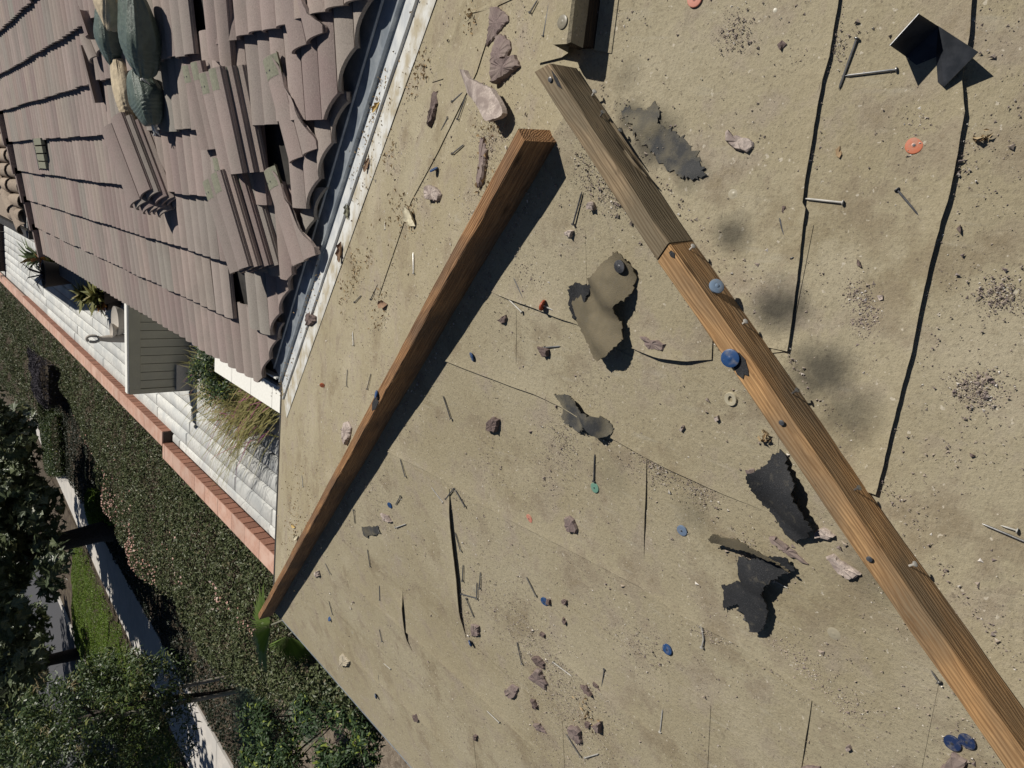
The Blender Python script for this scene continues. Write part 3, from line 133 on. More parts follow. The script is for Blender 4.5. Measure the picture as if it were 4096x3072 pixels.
def felt():
    k = NT('dusty_felt'); big = k.noise(2.2, detail=4); mid = k.noise(11, detail=6, rough=.65); fine = k.noise(600, detail=3, rough=.75); grain = k.noise(210, detail=5, rough=.75); clod = k.noise(70, detail=5, rough=.7)
    c = k.mix(k.rng(big, .35, .65), (.298, .256, .168), (.345, .304, .212))
    c = k.mix(k.rng(mid, .50, .64, 0, .6), c, (.300, .252, .205))
    c = k.mix(k.rng(k.noise(5.5, detail=6, rough=.7), .52, .64, 0, .65), c, (.215, .175, .105))
    c = k.mix(k.rng(k.noise(3.1, detail=5, rough=.6), .55, .68, 0, .5), c, (.40, .352, .255))
    c = k.mix(k.rng(clod, .54, .70, 0, .35), c, (.190, .152, .098)); c = k.mix(k.rng(clod, .44, .28, 0, .4), c, (.42, .365, .265))
    crumb = k.noise(120, detail=2, rough=.5); c = k.mix(k.rng(crumb, .69, .73, 0, .5), c, (.10, .078, .062)); c = k.mix(k.rng(k.noise(95, detail=2), .69, .72, 0, .7), c, (.52, .47, .38))
    c = k.mix(k.rng(grain, .54, .70, 0, .65), c, (.120, .098, .070)); c = k.mix(k.rng(fine, .62, .74, 0, .6), c, (.50, .45, .36)); c = k.mix(k.rng(fine, .38, .26, 0, .6), c, (.085, .07, .052))
    scr = k.noise(1.0, k.scale(k.pos, (14, 60, 30)), detail=4, rough=.7); c = k.mix(k.rng(scr, .60, .74, 0, .4), c, (.17, .148, .105)); c = k.mix(k.rng(k.noise(1.0, k.scale(k.pos, (50, 9, 30)), detail=4), .62, .75, 0, .35), c, (.38, .35, .28))
    wob = k.noise(26, detail=5)
    for p, rad, st in DARK_BLOTS:  # soft dark blots mixed into the felt colour round these points
        d = k.n('ShaderNodeVectorMath', operation='DISTANCE'); k.t.links.new(k.pos, d.inputs[0]); d.inputs[1].default_value = p
        v = k.math('ADD', d.outputs['Value'], k.math('MULTIPLY', k.math('SUBTRACT', wob, .5), rad*1.3))
        c = k.mix(k.rng(v, rad*1.3, rad*.25, 0, min(1., st*1.0)), c, (.040, .038, .033))
    h = k.math('ADD', k.math('ADD', k.math('MULTIPLY', grain, 1.0), k.math('MULTIPLY', crumb, .9)), k.math('ADD', k.math('MULTIPLY', clod, .8), k.math('MULTIPLY', k.noise(12, detail=5), 1.8)))
    k.bump(k.math('ADD', h, k.math('MULTIPLY', fine, .35)), .45, .0036); M['felt'] = k.out(c, .95, spec=.12)
felt()

def blackfelt(name, top, under):
    k = NT(name); a = k.noise(500, detail=3, rough=.7); b = k.noise(22, detail=4)
    c = k.mix(k.rng(b, .42, .68), top, under); c = k.mix(k.rng(a, .55, .75, 0, .6), c, (.11, .11, .12)); c = k.mix(k.rng(k.noise(60, detail=5, rough=.7), .58, .72, 0, .5), c, (.13, .115, .085))
    k.bump(k.math('ADD', a, k.math('MULTIPLY', b, 1.2)), .6, .002); M[name] = k.out(c, .8, spec=.35)
blackfelt('black_felt', (.016, .017, .019), (.026, .026, .027)); blackfelt('grey_felt', (.045, .046, .046), (.16, .14, .095)); blackfelt('dusty_scrap', (.155, .128, .080), (.105, .088, .055))

def wood(name, light, dark, grey=None, greyf=0.0):
    k = NT(name); v = k.scale(k.tc, (5.0, 230.0, 230.0)); g = k.noise(1.0, v, detail=5, rough=.6); g2 = k.noise(1.0, k.scale(k.tc, (2.0, 46, 46)), detail=4)
    c = k.mix(k.rng(g, .36, .62), dark, light); c = k.mix(k.rng(g2, .5, .75, 0, .55), c, tuple(q*.45 for q in dark))
    if grey: c = k.mix(k.rng(k.noise(1.0, k.scale(k.tc, (5, 9, 9)), detail=4), .5-greyf*.4, .75-greyf*.4), c, grey)
    sp = k.n('ShaderNodeSeparateXYZ'); k.t.links.new(k.tc, sp.inputs[0]); ph = k.math('ADD', k.math('ADD', sp.outputs[1], k.math('MULTIPLY', sp.outputs[2], .8)), k.math('MULTIPLY', k.noise(1.0, k.scale(k.tc, (4, 30, 30)), detail=3), .030)); rg = k.math('SINE', k.math('MULTIPLY', ph, 1150.0)); c = k.mix(k.rng(rg, .1, .9, 0, .5), c, tuple(q*.55 for q in dark))
    c = k.mix(k.rng(k.noise(1.0, k.scale(k.tc, (22, 60, 60)), detail=5, rough=.75), .62, .74, 0, .7), c, tuple(q*.25 for q in dark))
    c = k.mix(k.rng(k.noise(1.0, k.scale(k.tc, (7, 38, 38)), detail=5, rough=.7), .55, .72, 0, .75), c, tuple(q*.38 for q in dark))
    kn = k.n('ShaderNodeTexVoronoi'); k.t.links.new(k.scale(k.tc, (5.5, 16, 16)), kn.inputs['Vector']); kn.inputs['Scale'].default_value = 1.0
    c = k.mix(k.rng(kn.outputs['Distance'], .16, .05, 0, .8), c, tuple(q*.18 for q in dark)); k.bump(k.math('ADD', g, k.math('MULTIPLY', rg, .25)), .8, .002); M[name] = k.out(c, .75, spec=.25)
wood('wood_orange', (.56, .335, .150), (.29, .155, .065), (.22, .155, .09), .22)
wood('wood_brown', (.40, .225, .105), (.20, .098, .043), (.16, .10, .06), .2); wood('wood_weathered', (.46, .335, .20), (.20, .135, .075), (.175, .14, .09), .5); wood('wood_dark', (.055, .036, .022), (.03, .02, .013))

def tilemat():
    k = NT('roof_tile'); a = k.noise(190, detail=5, rough=.75); b = k.noise(5, detail=4); r = k.rand(); r2 = k.math('FRACT', k.math('MULTIPLY', r, 37.7)); r3 = k.math('FRACT', k.math('MULTIPLY', r, 91.3))
    c = k.mix(r, (.235, .180, .168), (.340, .275, .248)); c = k.mix(k.rng(r2, .55, 1, 0, .9), c, (.255, .245, .215)); c = k.mix(k.rng(r3, .6, 1, 0, .6), c, (.345, .280, .235)); c = k.mix(k.rng(b, .42, .7, 0, .5), c, (.245, .225, .195)); c = k.mix(k.rng(k.noise(2.5, detail=5), .55, .75, 0, .4), c, (.20, .155, .140))
    c = k.mix(k.rng(a, .5, .75, 0, .65), c, (.115, .092, .082)); c = k.mix(k.rng(a, .46, .28, 0, .5), c, (.42, .365, .32)); k.bump(a, .6, .003); M['tile'] = k.out(c, .9, spec=.18)
tilemat()
speck('tile_purple', (.172, .130, .120), .3, sc=300, alt=(.215, .170, .148)); speck('shard_pale', (.385, .325, .285), .3, sc=260, alt=(.23, .185, .165)); speck('shard_brown', (.125, .092, .082), .35, sc=300); speck('shard_leaf', (.30, .21, .12), .2)
speck('dry_pale', (.46, .42, .31), .2, sc=120); speck('dry_brown', (.24, .155, .10), .3, sc=120); speck('dry_yellow', (.46, .33, .13), .25, sc=120); speck('dry_grey', (.26, .26, .19), .25, sc=120); speck('shard_dust', (.36, .315, .235), .2, sc=200); speck('far_tile', (.30, .24, .185), .2, sc=40, rnd=.25); speck('green_head', (.21, .21, .155), .2, sc=120)

def metal(name, c1, c2, rough, met, sc=14):
    k = NT(name); a = k.noise(sc, detail=5, rough=.65); c = k.mix(k.rng(a, .4, .62), c1, c2); k.bump(k.noise(120), .15, .001); M[name] = k.out(c, rough, met, .4)
metal('flashing', (.50, .52, .53), (.66, .67, .65), .45, .15); metal('flashing_dust', (.56, .56, .53), (.36, .315, .225), .85, 0.0, 11); metal('rib', (.24, .27, .30), (.36, .39, .41), .4, .3)
metal('nail', (.23, .235, .24), (.36, .35, .33), .38, .85, 60); metal('nail_bright', (.34, .33, .30), (.46, .44, .40), .6, .2, 60); metal('nail_dark', (.06, .062, .068), (.13, .13, .135), .5, .5, 60)
metal('black_metal', (.020, .023, .028), (.040, .043, .050), .32, .25, 30); metal('drip', (.035, .033, .03), (.06, .055, .05), .6, .2)
def plastic(name, col, rough=.4):
    k = NT(name); a = k.noise(220, detail=3); c = k.mix(k.rng(k.noise(90, detail=4), .5, .72, 0, .45), col, (.28, .25, .19)); k.bump(a, .15, .0005); M[name] = k.out(c, rough, spec=.4)
for n_, c_ in dict(blue=(.022, .062, .165), navy=(.016, .030, .085), fade=(.14, .19, .27), pink=(.50, .20, .14), orange=(.44, .130, .062), red=(.36, .070, .030), green=(.12, .24, .18), clear=(.47, .44, .35), tan=(.40, .36, .26), dust=(.32, .285, .205), steelblue=(.16, .22, .30), capgrey=(.19, .17, .125)).items(): plastic('cap_'+n_, c_)
speck('white_paver', (.54, .54, .51), .16, .85, 18, .5, .005, alt=(.43, .44, .43), rnd=.16); speck('cap_stone', (.44, .265, .20), .14, sc=30, rnd=.12, alt=(.50, .34, .27)); speck('wall_brick', (.26, .125, .085), .2, sc=60, rnd=.2); speck('mortar', (.08, .06, .05), .2)
speck('siding', (.40, .37, .285), .06, .7, 30, .1, alt=(.37, .345, .27)); speck('white_trim', (.74, .73, .68), .06, .6, 30, .1); speck('dark_wall', (.085, .09, .095), .12, .7, 20, .1); speck('stone_grey', (.42, .385, .34), .14, sc=60); speck('terracotta_dark', (.05, .04, .035), .2)
speck('asphalt', (.075, .075, .08), .3, .9, 90, .4); speck('concrete', (.50, .47, .43), .08, .85, 20, .2, alt=(.44, .42, .39)); speck('soil', (.060, .045, .032), .4, .95, 25, .8, .02, alt=(.10, .08, .055)); speck('mulch', (.20, .165, .125), .5, .95, 70, .9, .01, alt=(.12, .095, .07)); speck('bark', (.060, .048, .042), .45, .9, 25, .9, .02); speck('stake_wood', (.34, .31, .26), .2, .85, 30); speck('gravel', (.30, .25, .20), .4, sc=60)
def leafmat(name, c1, c2, c3, rough=.45, spec=.4, trans=.10):
    k = NT(name); f = k.attr('tint'); sep = k.n('ShaderNodeSeparateColor'); k.t.links.new(f, sep.inputs[0])
    c = k.mix(sep.outputs[0], c1, c2); c = k.mix(k.rng(sep.outputs[1], .86, .97), c, c3); k.b.inputs['Transmission Weight'].default_value = 0.0
    k.b.inputs['Subsurface Weight'].default_value = 0.0; m = k.out(c, rough, spec=spec)
    tr = k.n('ShaderNodeBsdfTranslucent'); k.t.links.new(c, tr.inputs[0]); mx = k.n('ShaderNodeMixShader'); mx.inputs[0].default_value = trans
    k.t.links.new(k.b.outputs[0], mx.inputs[1]); k.t.links.new(tr.outputs[0], mx.inputs[2]); k.t.links.new(mx.outputs[0], k.t.nodes['Material Output'].inputs[0]); M[name] = m
leafmat('leaf_hedge', (.055, .070, .028), (.115, .135, .058), (.17, .150, .085), .50, .35); leafmat('leaf_flower', (.44, .24, .19), (.56, .38, .31), (.58, .46, .40), .6, .2)
leafmat('leaf_sycamore', (.075, .100, .050), (.140, .165, .085), (.20, .20, .09), .42, .6, .25); leafmat('leaf_box', (.028, .052, .014), (.062, .090, .026), (.15, .16, .04), .45, .45); leafmat('leaf_tassel', (.24, .19, .10), (.30, .24, .13), (.35, .28, .16), .7, .2)
leafmat('leaf_bright', (.085, .150, .016), (.160, .235, .030), (.22, .28, .06), .5, .35, .2); leafmat('leaf_palm', (.085, .140, .030), (.12, .18, .045), (.16, .20, .07), .4, .5, .2); leafmat('leaf_bluegrass', (.07, .115, .075), (.12, .17, .12), (.16, .17, .11), .6, .3)
leafmat('leaf_shrub', (.022, .046, .016), (.048, .080, .030), (.21, .26, .04), .52, .3); leafmat('leaf_straw', (.17, .16, .05), (.25, .22, .085), (.30, .06, .17), .6, .2); leafmat('leaf_succulent', (.10, .14, .06), (.15, .18, .09), (.30, .12, .05), .45, .4); leafmat('leaf_red', (.30, .09, .03), (.36, .20, .05), (.15, .18, .05), .5, .4); leafmat('leaf_grey', (.055, .05, .06), (.08, .072, .085), (.10, .09, .1), .7, .2); leafmat('leaf_yelgreen', (.16, .17, .05), (.22, .21, .08), (.3, .25, .1), .6, .3)
leafmat('leaf_ivy_shade', (.010, .016, .007), (.020, .028, .012), (.05, .04, .025), .5, .3, .05); leafmat('litter_mat', (.30, .21, .115), (.42, .33, .20), (.13, .08, .05), .8, .2, .05); leafmat('grit_mat', (.20, .160, .150), (.38, .32, .25), (.66, .62, .56), .9, .2, 0.0)  # ivy leaf colour kept near black to stand in for deep shade
def bagmat(name, col, gloss):
    k = NT(name); a = k.noise(26, detail=5, rough=.6); wv = k.noise(420, detail=2); c = k.mix(k.rng(a, .35, .7), tuple(q*.7 for q in col), col)
    k.bump(k.math('ADD', a, k.math('MULTIPLY', wv, .25)), .7, .012); M[name] = k.out(c, k.rng(k.noise(60), .3, .7, gloss-.08, gloss+.12), spec=.5)
bagmat('bag_green', (.115, .150, .122), .36); bagmat('bag_cream', (.56, .46, .31), .75)

# ------------------------------------------------------------------ object helpers
def mesh(name, v, f, mat, smooth=False, sharp=None):
    me = D.meshes.new(name); me.from_pydata([tuple(map(float, q)) for q in v], [], [tuple(int(i) for i in q) for q in f]); me.materials.append(M[mat]); me.update()
    if smooth:
        me.polygons.foreach_set('use_smooth', [True]*len(me.polygons))
        if sharp: me.set_sharp_from_angle(angle=math.radians(sharp))
    return me
def wloc(o):
    p = Vector(o.location)
    while o.parent: o = o.parent; p = p+Vector(o.location)
    return p
def tag(o, label=None, cat=None, group=None, kind=None):
    for k_, v_ in (('label', label), ('category', cat), ('group', group), ('kind', kind)):
        if v_: o[k_] = v_
    return o
def put(name, v, f, mat, parent=None, base=None, smooth=False, sharp=None):
    """v in world metres; the object's origin sits at base (or at its parent's)."""
    v = np.asarray(v, float); b = np.array(wloc(parent)) if parent else (np.array(base) if base is not None else np.array([v[:, 0].mean(), v[:, 1].mean(), v[:, 2].min()]))
    o = D.objects.new(name, mesh(name, v-b, f, mat, smooth, sharp)); COL.objects.link(o)
    if parent: o.parent = parent
    else: o.location = b
    return o
def empty(name, loc):
    o = D.objects.new(name, None); o.location = loc; o.empty_display_size = .1; COL.objects.link(o); return o
class MB:
    def __init__(s): s.v = []; s.f = []
    def add(s, v, f):
        n = len(s.v); s.v += [tuple(q) for q in v]; s.f += [tuple(i+n for i in q) for q in f]; return s
    def box(s, o, ax, ay, az):
        o, ax, ay, az = [np.array(q, float) for q in (o, ax, ay, az)]
        v = [o, o+ax, o+ax+ay, o+ay, o+az, o+ax+az, o+ax+ay+az, o+ay+az]
        return s.add(v, [(0, 3, 2, 1), (4, 5, 6, 7), (0, 1, 5, 4), (1, 2, 6, 5), (2, 3, 7, 6), (3, 0, 4, 7)])
    def aabb(s, a, b): return s.box(a, (b[0]-a[0], 0, 0), (0, b[1]-a[1], 0), (0, 0, b[2]-a[2]))
    def tube(s, pts, rad, n=8, cap=True):
        pts = [np.array(p, float) for p in pts]; rad = rad if hasattr(rad, '__len__') else [rad]*len(pts); base = len(s.v)
        for i, p in enumerate(pts):
            d = pts[min(i+1, len(pts)-1)]-pts[max(i-1, 0)]; d = d/(np.linalg.norm(d)+1e-9); u = np.cross(d, (0, 0, 1.) if abs(d[2]) < .9 else (1., 0, 0)); u /= np.linalg.norm(u); q = np.cross(d, u)
            for j in range(n): a = 2*math.pi*j/n; s.v.append(tuple(p+rad[i]*(math.cos(a)*u+math.sin(a)*q)))
        for i in range(len(pts)-1):
            for j in range(n): a = base+i*n+j; b = base+i*n+(j+1) % n; s.f.append((a, b, b+n, a+n))
        if cap: s.f.append(tuple(base+j for j in range(n-1, -1, -1))); s.f.append(tuple(base+(len(pts)-1)*n+j for j in range(n)))
        return s
    def lathe(s, c, prof, n=20, axis=None):
        c = np.array(c, float); z = np.array(axis if axis is not None else (0, 0, 1.), float); z /= np.linalg.norm(z); u = np.cross(z, (0, 1., 0) if abs(z[1]) < .9 else (1., 0, 0)); u /= np.linalg.norm(u); q = np.cross(z, u); b = len(s.v)
        for r_, h in prof:
            for j in range(n): a = 2*math.pi*j/n; s.v.append(tuple(c+z*h+r_*(math.cos(a)*u+math.sin(a)*q)))
        for i in range(len(prof)-1):
            for j in range(n): a = b+i*n+j; d = b+i*n+(j+1) % n; s.f.append((a, d, d+n, a+n))
        s.f.append(tuple(b+j for j in range(n-1, -1, -1))); s.f.append(tuple(b+(len(prof)-1)*n+j for j in range(n))); return s
    def put(s, name, mat, parent=None, base=None, smooth=False, sharp=None): return put(name, s.v, s.f, mat, parent, base, smooth, sharp)
L_ = math.sqrt(1+TS*TS)
NRM = {1: np.array([-TS, 0, 1.])/L_, 2: np.array([0, TS, 1.])/L_, 3: np.array([0, -TS, 1.])/L_}
UP = {1: np.array([1., 0, TS])/L_, 2: np.array([0, -1., TS])/L_, 3: np.array([0, 1., TS])/L_}
V1 = np.array([XV, HW, -TS*HW]); TUP = UP[1]; TN = NRM[1]
def zroof(k, x, y): return TS*x if k == 1 else (-TS*y if k == 2 else TS*y)
def vnoise(p, sc, seed=0.0):
    p = np.asarray(p)*sc; return (np.sin(p[..., 0]*1.7+seed)+np.sin(p[..., 1]*2.3+seed*1.3+p[..., 0]*.7)+np.sin((p[..., 2] if p.shape[-1] > 2 else p[..., 0]+p[..., 1])*1.9+seed*.7+p[..., 1]*1.1))/3

# ================================================================== LARGE STRUCTURE: ground, road, walk
def struct(o): o['kind'] = 'structure'; return o
def flat(name, poly, z, mat, th=.3):
    n = len(poly); v = [(p[0], p[1], z) for p in poly]+[(p[0], p[1], z-th) for p in poly]
    return put(name, v, [tuple(range(n))]+[(i, i+n, (i+1) % n+n, (i+1) % n) for i in range(n)], mat)
def ccw(poly):
    a = sum(poly[i][0]*poly[(i+1) % len(poly)][1]-poly[(i+1) % len(poly)][0]*poly[i][1] for i in range(len(poly))); return poly if a > 0 else poly[::-1]
struct(put('ground', [(-150, -120, ZG-.06), (120, -120, ZG-.06), (120, 180, ZG-.06), (-150, 180, ZG-.06)], [(0, 1, 2, 3)], 'soil'))
struct(flat('planting_bed', ccw([(-13.0, -6), (-5.0, -6), (-5.0, 11.0), (-12.95, 11.0)]), ZG+.02, 'mulch'))
struct(flat('planting_bed', ccw([(-12.95, 11.0), (-5.0, 11.0), (-5.0, 60), (-12.5, 60)]), ZG, 'soil'))
struct(flat('road', ccw([(-48, -20), (-19.9, -20), (-19.9, 80), (-48, 80)]), ZG-.045, 'asphalt', .1))
struct(MB().aabb((-19.9, -20, ZG-.15), (-19.65, 80, ZG+.06)).put('kerb', 'concrete'))
struct(flat('verge_soil', ccw([(-19.65, -20), (-15.2, -20), (-13.4, 80), (-19.65, 80)]), ZG-.005, 'soil', .05))
sw = empty('sidewalk', (-13.8, 18, ZG)); struct(sw)
slab = [(-15.35, -4), (-15.2, 15.7), (-14.8, 20.6), (-14.46, 26), (-13.66, 33), (-12.6, 44), (-11.2, 60)]
slabr = [(-13.1, -4), (-13.02, 12.8), (-12.88, 17.1), (-12.73, 22.3), (-12.5, 30.2), (-11.4, 44), (-10, 60)]
def lerp_line(line, y):
    for (x0, y0), (x1, y1) in zip(line, line[1:]):
        if y0 <= y <= y1: return x0+(x1-x0)*(y-y0)/(y1-y0)
    return line[-1][0]
yy = 6.0
while yy < 50:
    y2 = yy+1.55; q = [(lerp_line(slab, yy), yy), (lerp_line(slabr, yy), yy), (lerp_line(slabr, y2-.015), y2-.015), (lerp_line(slab, y2-.015), y2-.015)]
    v = [(a_, b_, ZG+.03) for a_, b_ in q]+[(a_, b_, ZG-.1) for a_, b_ in q]
    put('concrete_slab', v, [(0, 1, 2, 3), (0, 4, 5, 1), (1, 5, 6, 2), (2, 6, 7, 3), (3, 7, 4, 0)], 'concrete', sw); yy = y2

# ================================================================== TERRACE
terr = struct(MB().aabb((-5.0, -2, ZT-.6), (4, 44, ZT-.05)).put('terrace', 'mortar', base=(-3, 10, ZT-.6)))
WX = -4.80   # courtyard face of the low brick wall
row = 0; x = WX-.02-.27
while x < 1.5:
    y = 3.0+random.random(); wdt = .27
    while y < 42:
        ln = random.uniform(1.3, 2.9)*(1.0 if y < 16 else 2.0); b = .02
        hz = random.uniform(-.006, .006); x0, x1, y0, y1 = max(x, WX-.19)+.006, x+wdt-.006, y+.006, (y+ln if x > WX-.05 else min(y+ln, 12.7))-.006
        bev = .028; hi = ZT+hz; lo = ZT-.03
        v = [(x0, y0, lo), (x1, y0, lo), (x1, y1, lo), (x0, y1, lo), (x0+.012, y0+.02, lo+.018), (x1-.012, y0+.02, lo+.018), (x1-.012, y1-.02, lo+.018), (x0+.012, y1-.02, lo+.018), (x0+bev, y0+bev, hi), (x1-bev, y0+bev, hi), (x1-bev, y1-bev, hi), (x0+bev, y1-bev, hi)]
        fc = [(8, 9, 10, 11)]+[(i, (i+1) % 4, 4+(i+1) % 4, 4+i) for i in range(4)]+[(4+i, 4+(i+1) % 4, 8+(i+1) % 4, 8+i) for i in range(4)]
        if x < -.6 and (x > WX-.05 or y < 12.5): put('paver', v, fc, 'white_paver', terr, smooth=True, sharp=50)
        y += ln
    x += wdt

# low brick wall in two runs
def brick_wall(y0, y1, xo, zo, label):
    w_ = empty('brick_wall', (xo-.15, y0, ZG)); tag(w_, label, 'wall', 'low brick walls round the terrace')
    MB().aabb((xo-.26, y0, ZG-.05), (xo-.014, y1, ZT+zo-.02)).put('wall_core', 'mortar', w_)
    y = y0
    while y < y1-.02:
        e = min(y+.195, y1); j = random.uniform(-.002, .002)
        MB().aabb((xo-.10, y+.009, ZT+zo-.175), (xo+.004+j, e-.009, ZT+zo-.006)).put('brick', 'wall_brick', w_) if y < 30 else None
        y += .2
    y = y0
    while y < y1-.05:
        ln = random.uniform(.5, .75); e = min(y+ln, y1)
        MB().aabb((xo-.29, y+.004, ZT+zo-.10), (xo-.008, e-.004, ZT+zo+.003+random.uniform(-.002, .002))).put('coping_stone', 'cap_stone', w_); y = e
    return w_
brick_wall(12.75, 41, WX+.02, .16, 'long far run of the low brick wall along the terrace')
brick_wall(2.5, 12.72, WX-.20, .16, 'near run of the low brick wall, ending at the roof corner')

# ================================================================== HOUSE
house = empty('house', (0, 0, ZT-.6)); tag(house, 'house with its felt covered hip roof stripped of tiles beside a tiled wing', 'house')
P0 = (0, 0, 0); C1 = (-HW, HW, -TS*HW); C2 = (-HW, -HW, -TS*HW)
XR = 4.0; xe = XV+HW       # where the valley meets the ridge
deck = MB()
v = [P0, C1, C2, tuple(V1), (xe, 0, 0), (XR, 0, 0), (XR, -HW, -TS*HW)]
lo = [(q[0], q[1], q[2]-.03) for q in v]
deck.add(v+lo, [(0, 1, 2), (0, 4, 3, 1), (0, 2, 6, 5, 4), (1, 8, 9, 2), (2, 9, 13, 6), (3, 10, 8, 1)])
deck.put('roof_deck', 'felt', house)
MB().aabb((-HW-.008, -HW, C1[2]-.13), (-HW+.01, HW+.012, C1[2]-.006)).put('fascia', 'shard_dust', house)
MB().aabb((-HW-.012, -HW, C1[2]-.028), (-HW-.0085, HW+.02, C1[2]-.003)).put('drip_edge', 'rib', house)
MB().aabb((-HW, HW-.008, C1[2]-.13), (XV-.02, HW+.012, C1[2]-.006)).put('fascia', 'drip', house)
MB().aabb((-HW, HW+.013, C1[2]-.05), (XV+.0, HW+.03, C1[2]-.004)).put('drip_edge', 'drip', house)
MB().aabb((-HW+.4, -HW+.4, ZT-.6), (XR, HW-.4, C1[2]-.02)).put('wall', 'siding', house)
MB().aabb((XV+.4, HW-.4, ZT-.6), (2.4, 9.2, C1[2]-.02)).put('wall', 'siding', house)

# felt laps: thin sheets whose free edge lifts
BACK = {'up': UP[3], 'up1': UP[1], 'far': np.array([0, 1., 0]), 'up2': UP[2], 'px': np.array([1., 0, 0])}
def densify(pts, step):
    out = []
    for a, b in zip(pts, pts[1:]):
        a, b = np.array(a), np.array(b); n = max(1, int(np.linalg.norm(b-a)/step)); out += [a+(b-a)*i/n for i in range(n)]
    return np.array(out+[np.array(pts[-1])])
for li, (k, pts, bd, lift) in enumerate(LAPS):
    if li == 13: bd = 'px'
    e = densify(pts, .012 if k != 1 or lift > .005 else .03); n = len(e); bk = BACK[bd]; nn = NRM[k]
    s_ = np.arange(n); jit = (np.sin(s_*.9+li)*.35+np.sin(s_*2.3+li*2)*.3+rng.normal(0, .35, n))*.0006
    lf = lift*(.9+.12*np.sin(np.linspace(0, 3+li*.3, n)+li))
    if bd == 'far' and lift > .005: lf = lift*np.sin(np.linspace(.15, math.pi-.1, n))**.6
    ds = [0, .006, .016, .035, .07, .13, .2]; th = .0022; fd = np.clip(np.minimum(np.arange(n), np.arange(n)[::-1])/6., .08, 1) if li not in (0, 1) else np.ones(n); lf = lf*fd
    own = lambda p: (p[:, 0] < -np.abs(p[:, 1])-.012) if k == 1 else ((p[:, 1] > .012) & (p[:, 1] > -p[:, 0]+.012) if k == 2 else (p[:, 1] < -.012) & (p[:, 1] < p[:, 0]-.012))
    dm = np.zeros(n)
    for q_ in np.linspace(.002, .2, 100): dm = np.where(own(e+bk*q_) & (dm > q_-.0025), q_, dm)
    rows = [e+np.outer(jit, bk)+np.outer(np.minimum(d, dm), bk)+nn*(np.clip(lf*math.exp(-d/.028), 0, None)+(th*(1-d/.2)+.0003)*fd+.0001+.00014*li)[:, None] for d in ds]
    V = np.concatenate([rows[0]-nn*th]+[rows[1]-nn*th]+rows); F = []
    for r_ in range(len(rows)-1):
        for i in range(n-1): a = (r_+2)*n+i; F.append((a, a+1, a+1+n, a+n))
    for i in range(n-1): F.append((i, i+1, 2*n+i+1, 2*n+i)); F.append((n+i, n+i+1, i+1, i))
    put('felt_sheet', V, F, 'felt', house, smooth=True, sharp=35)

# flush cap nails in the felt
def disc(c, nn, rad, th=.0012, dome=.0006, n=20, hole=.2):
    m = MB(); m.lathe(c, [(rad, -.002), (rad, th*.7), (rad*.93, th), (rad*.45, th+dome), (rad*hole*1.6, th+dome*.8), (rad*hole, th+dome*1.8), (rad*.02, th+dome*2)], n, nn); return m
for p, k, col in FLUSH_CAPS:
    o = disc(p, NRM[k], .0125, .0012).put('cap_nail', 'cap_'+col, house, smooth=True, sharp=40)
# crease ridges in the felt on the near slope (wrinkles)
# ------------------------------------------------------------------ valley flashing
dv = np.array([1, -1, TS]); dv /= np.linalg.norm(dv)
LV = (xe-XV)*math.sqrt(2+TS*TS)
def across(sd, off):   # sd=-1 on the felt side, +1 on the tile side; horizontal plan distance across the valley
    h = np.array([1, 1, 0])/math.sqrt(2); q = h*off*sd
    z = (-TS*q[1]) if sd < 0 else (TS*q[0]); return np.array([q[0], q[1], z])
def valley_strip(prof, name, mat, parent, t0=0.0, t1=None, wav=0.0):
    t1 = LV if t1 is None else t1; n = 40; rows = []
    for i in range(n+1):
        s0 = t0+(t1-t0)*i/n
        rows.append([V1+dv*s0+across(-1 if o < 0 else 1, abs(o))+np.array([0, 0, h+wav*math.sin(i*1.3+o*9)]) for o, h in prof])
    m = len(prof); V = [q for r_ in rows for q in r_]; F = [(i*m+j, i*m+j+1, (i+1)*m+j+1, (i+1)*m+j) for i in range(n) for j in range(m-1)]
    return put(name, V, F, mat, parent, smooth=True, sharp=30)
vf = valley_strip([(-.105, .003), (-.020, .003), (-.006, .003), (.0, .017)], 'valley_flashing', 'flashing', house); valley_strip([(.0, .017), (.006, .004), (.075, .004), (.19, .004)], 'tile_side_pan_shade', 'rib', vf)  # tile side pan takes the darker rib metal, its shadow put into the colour
valley_strip([(-.222, .0030), (-.214, .005), (-.17, .0040), (-.118, .004), (-.112, .004)], 'flashing_wing', 'flashing_dust', house, wav=.0006)
valley_strip([(-.112, .004), (-.110, .014), (-.102, .014), (-.100, .003)], 'rib', 'flashing', vf); valley_strip([(-.006, .004), (-.0045, .020), (.0045, .020), (.006, .005)], 'rib', 'rib', vf)
valley_strip([(.082, .006), (.084, .013), (.091, .013), (.093, .005)], 'rib', 'rib', vf)

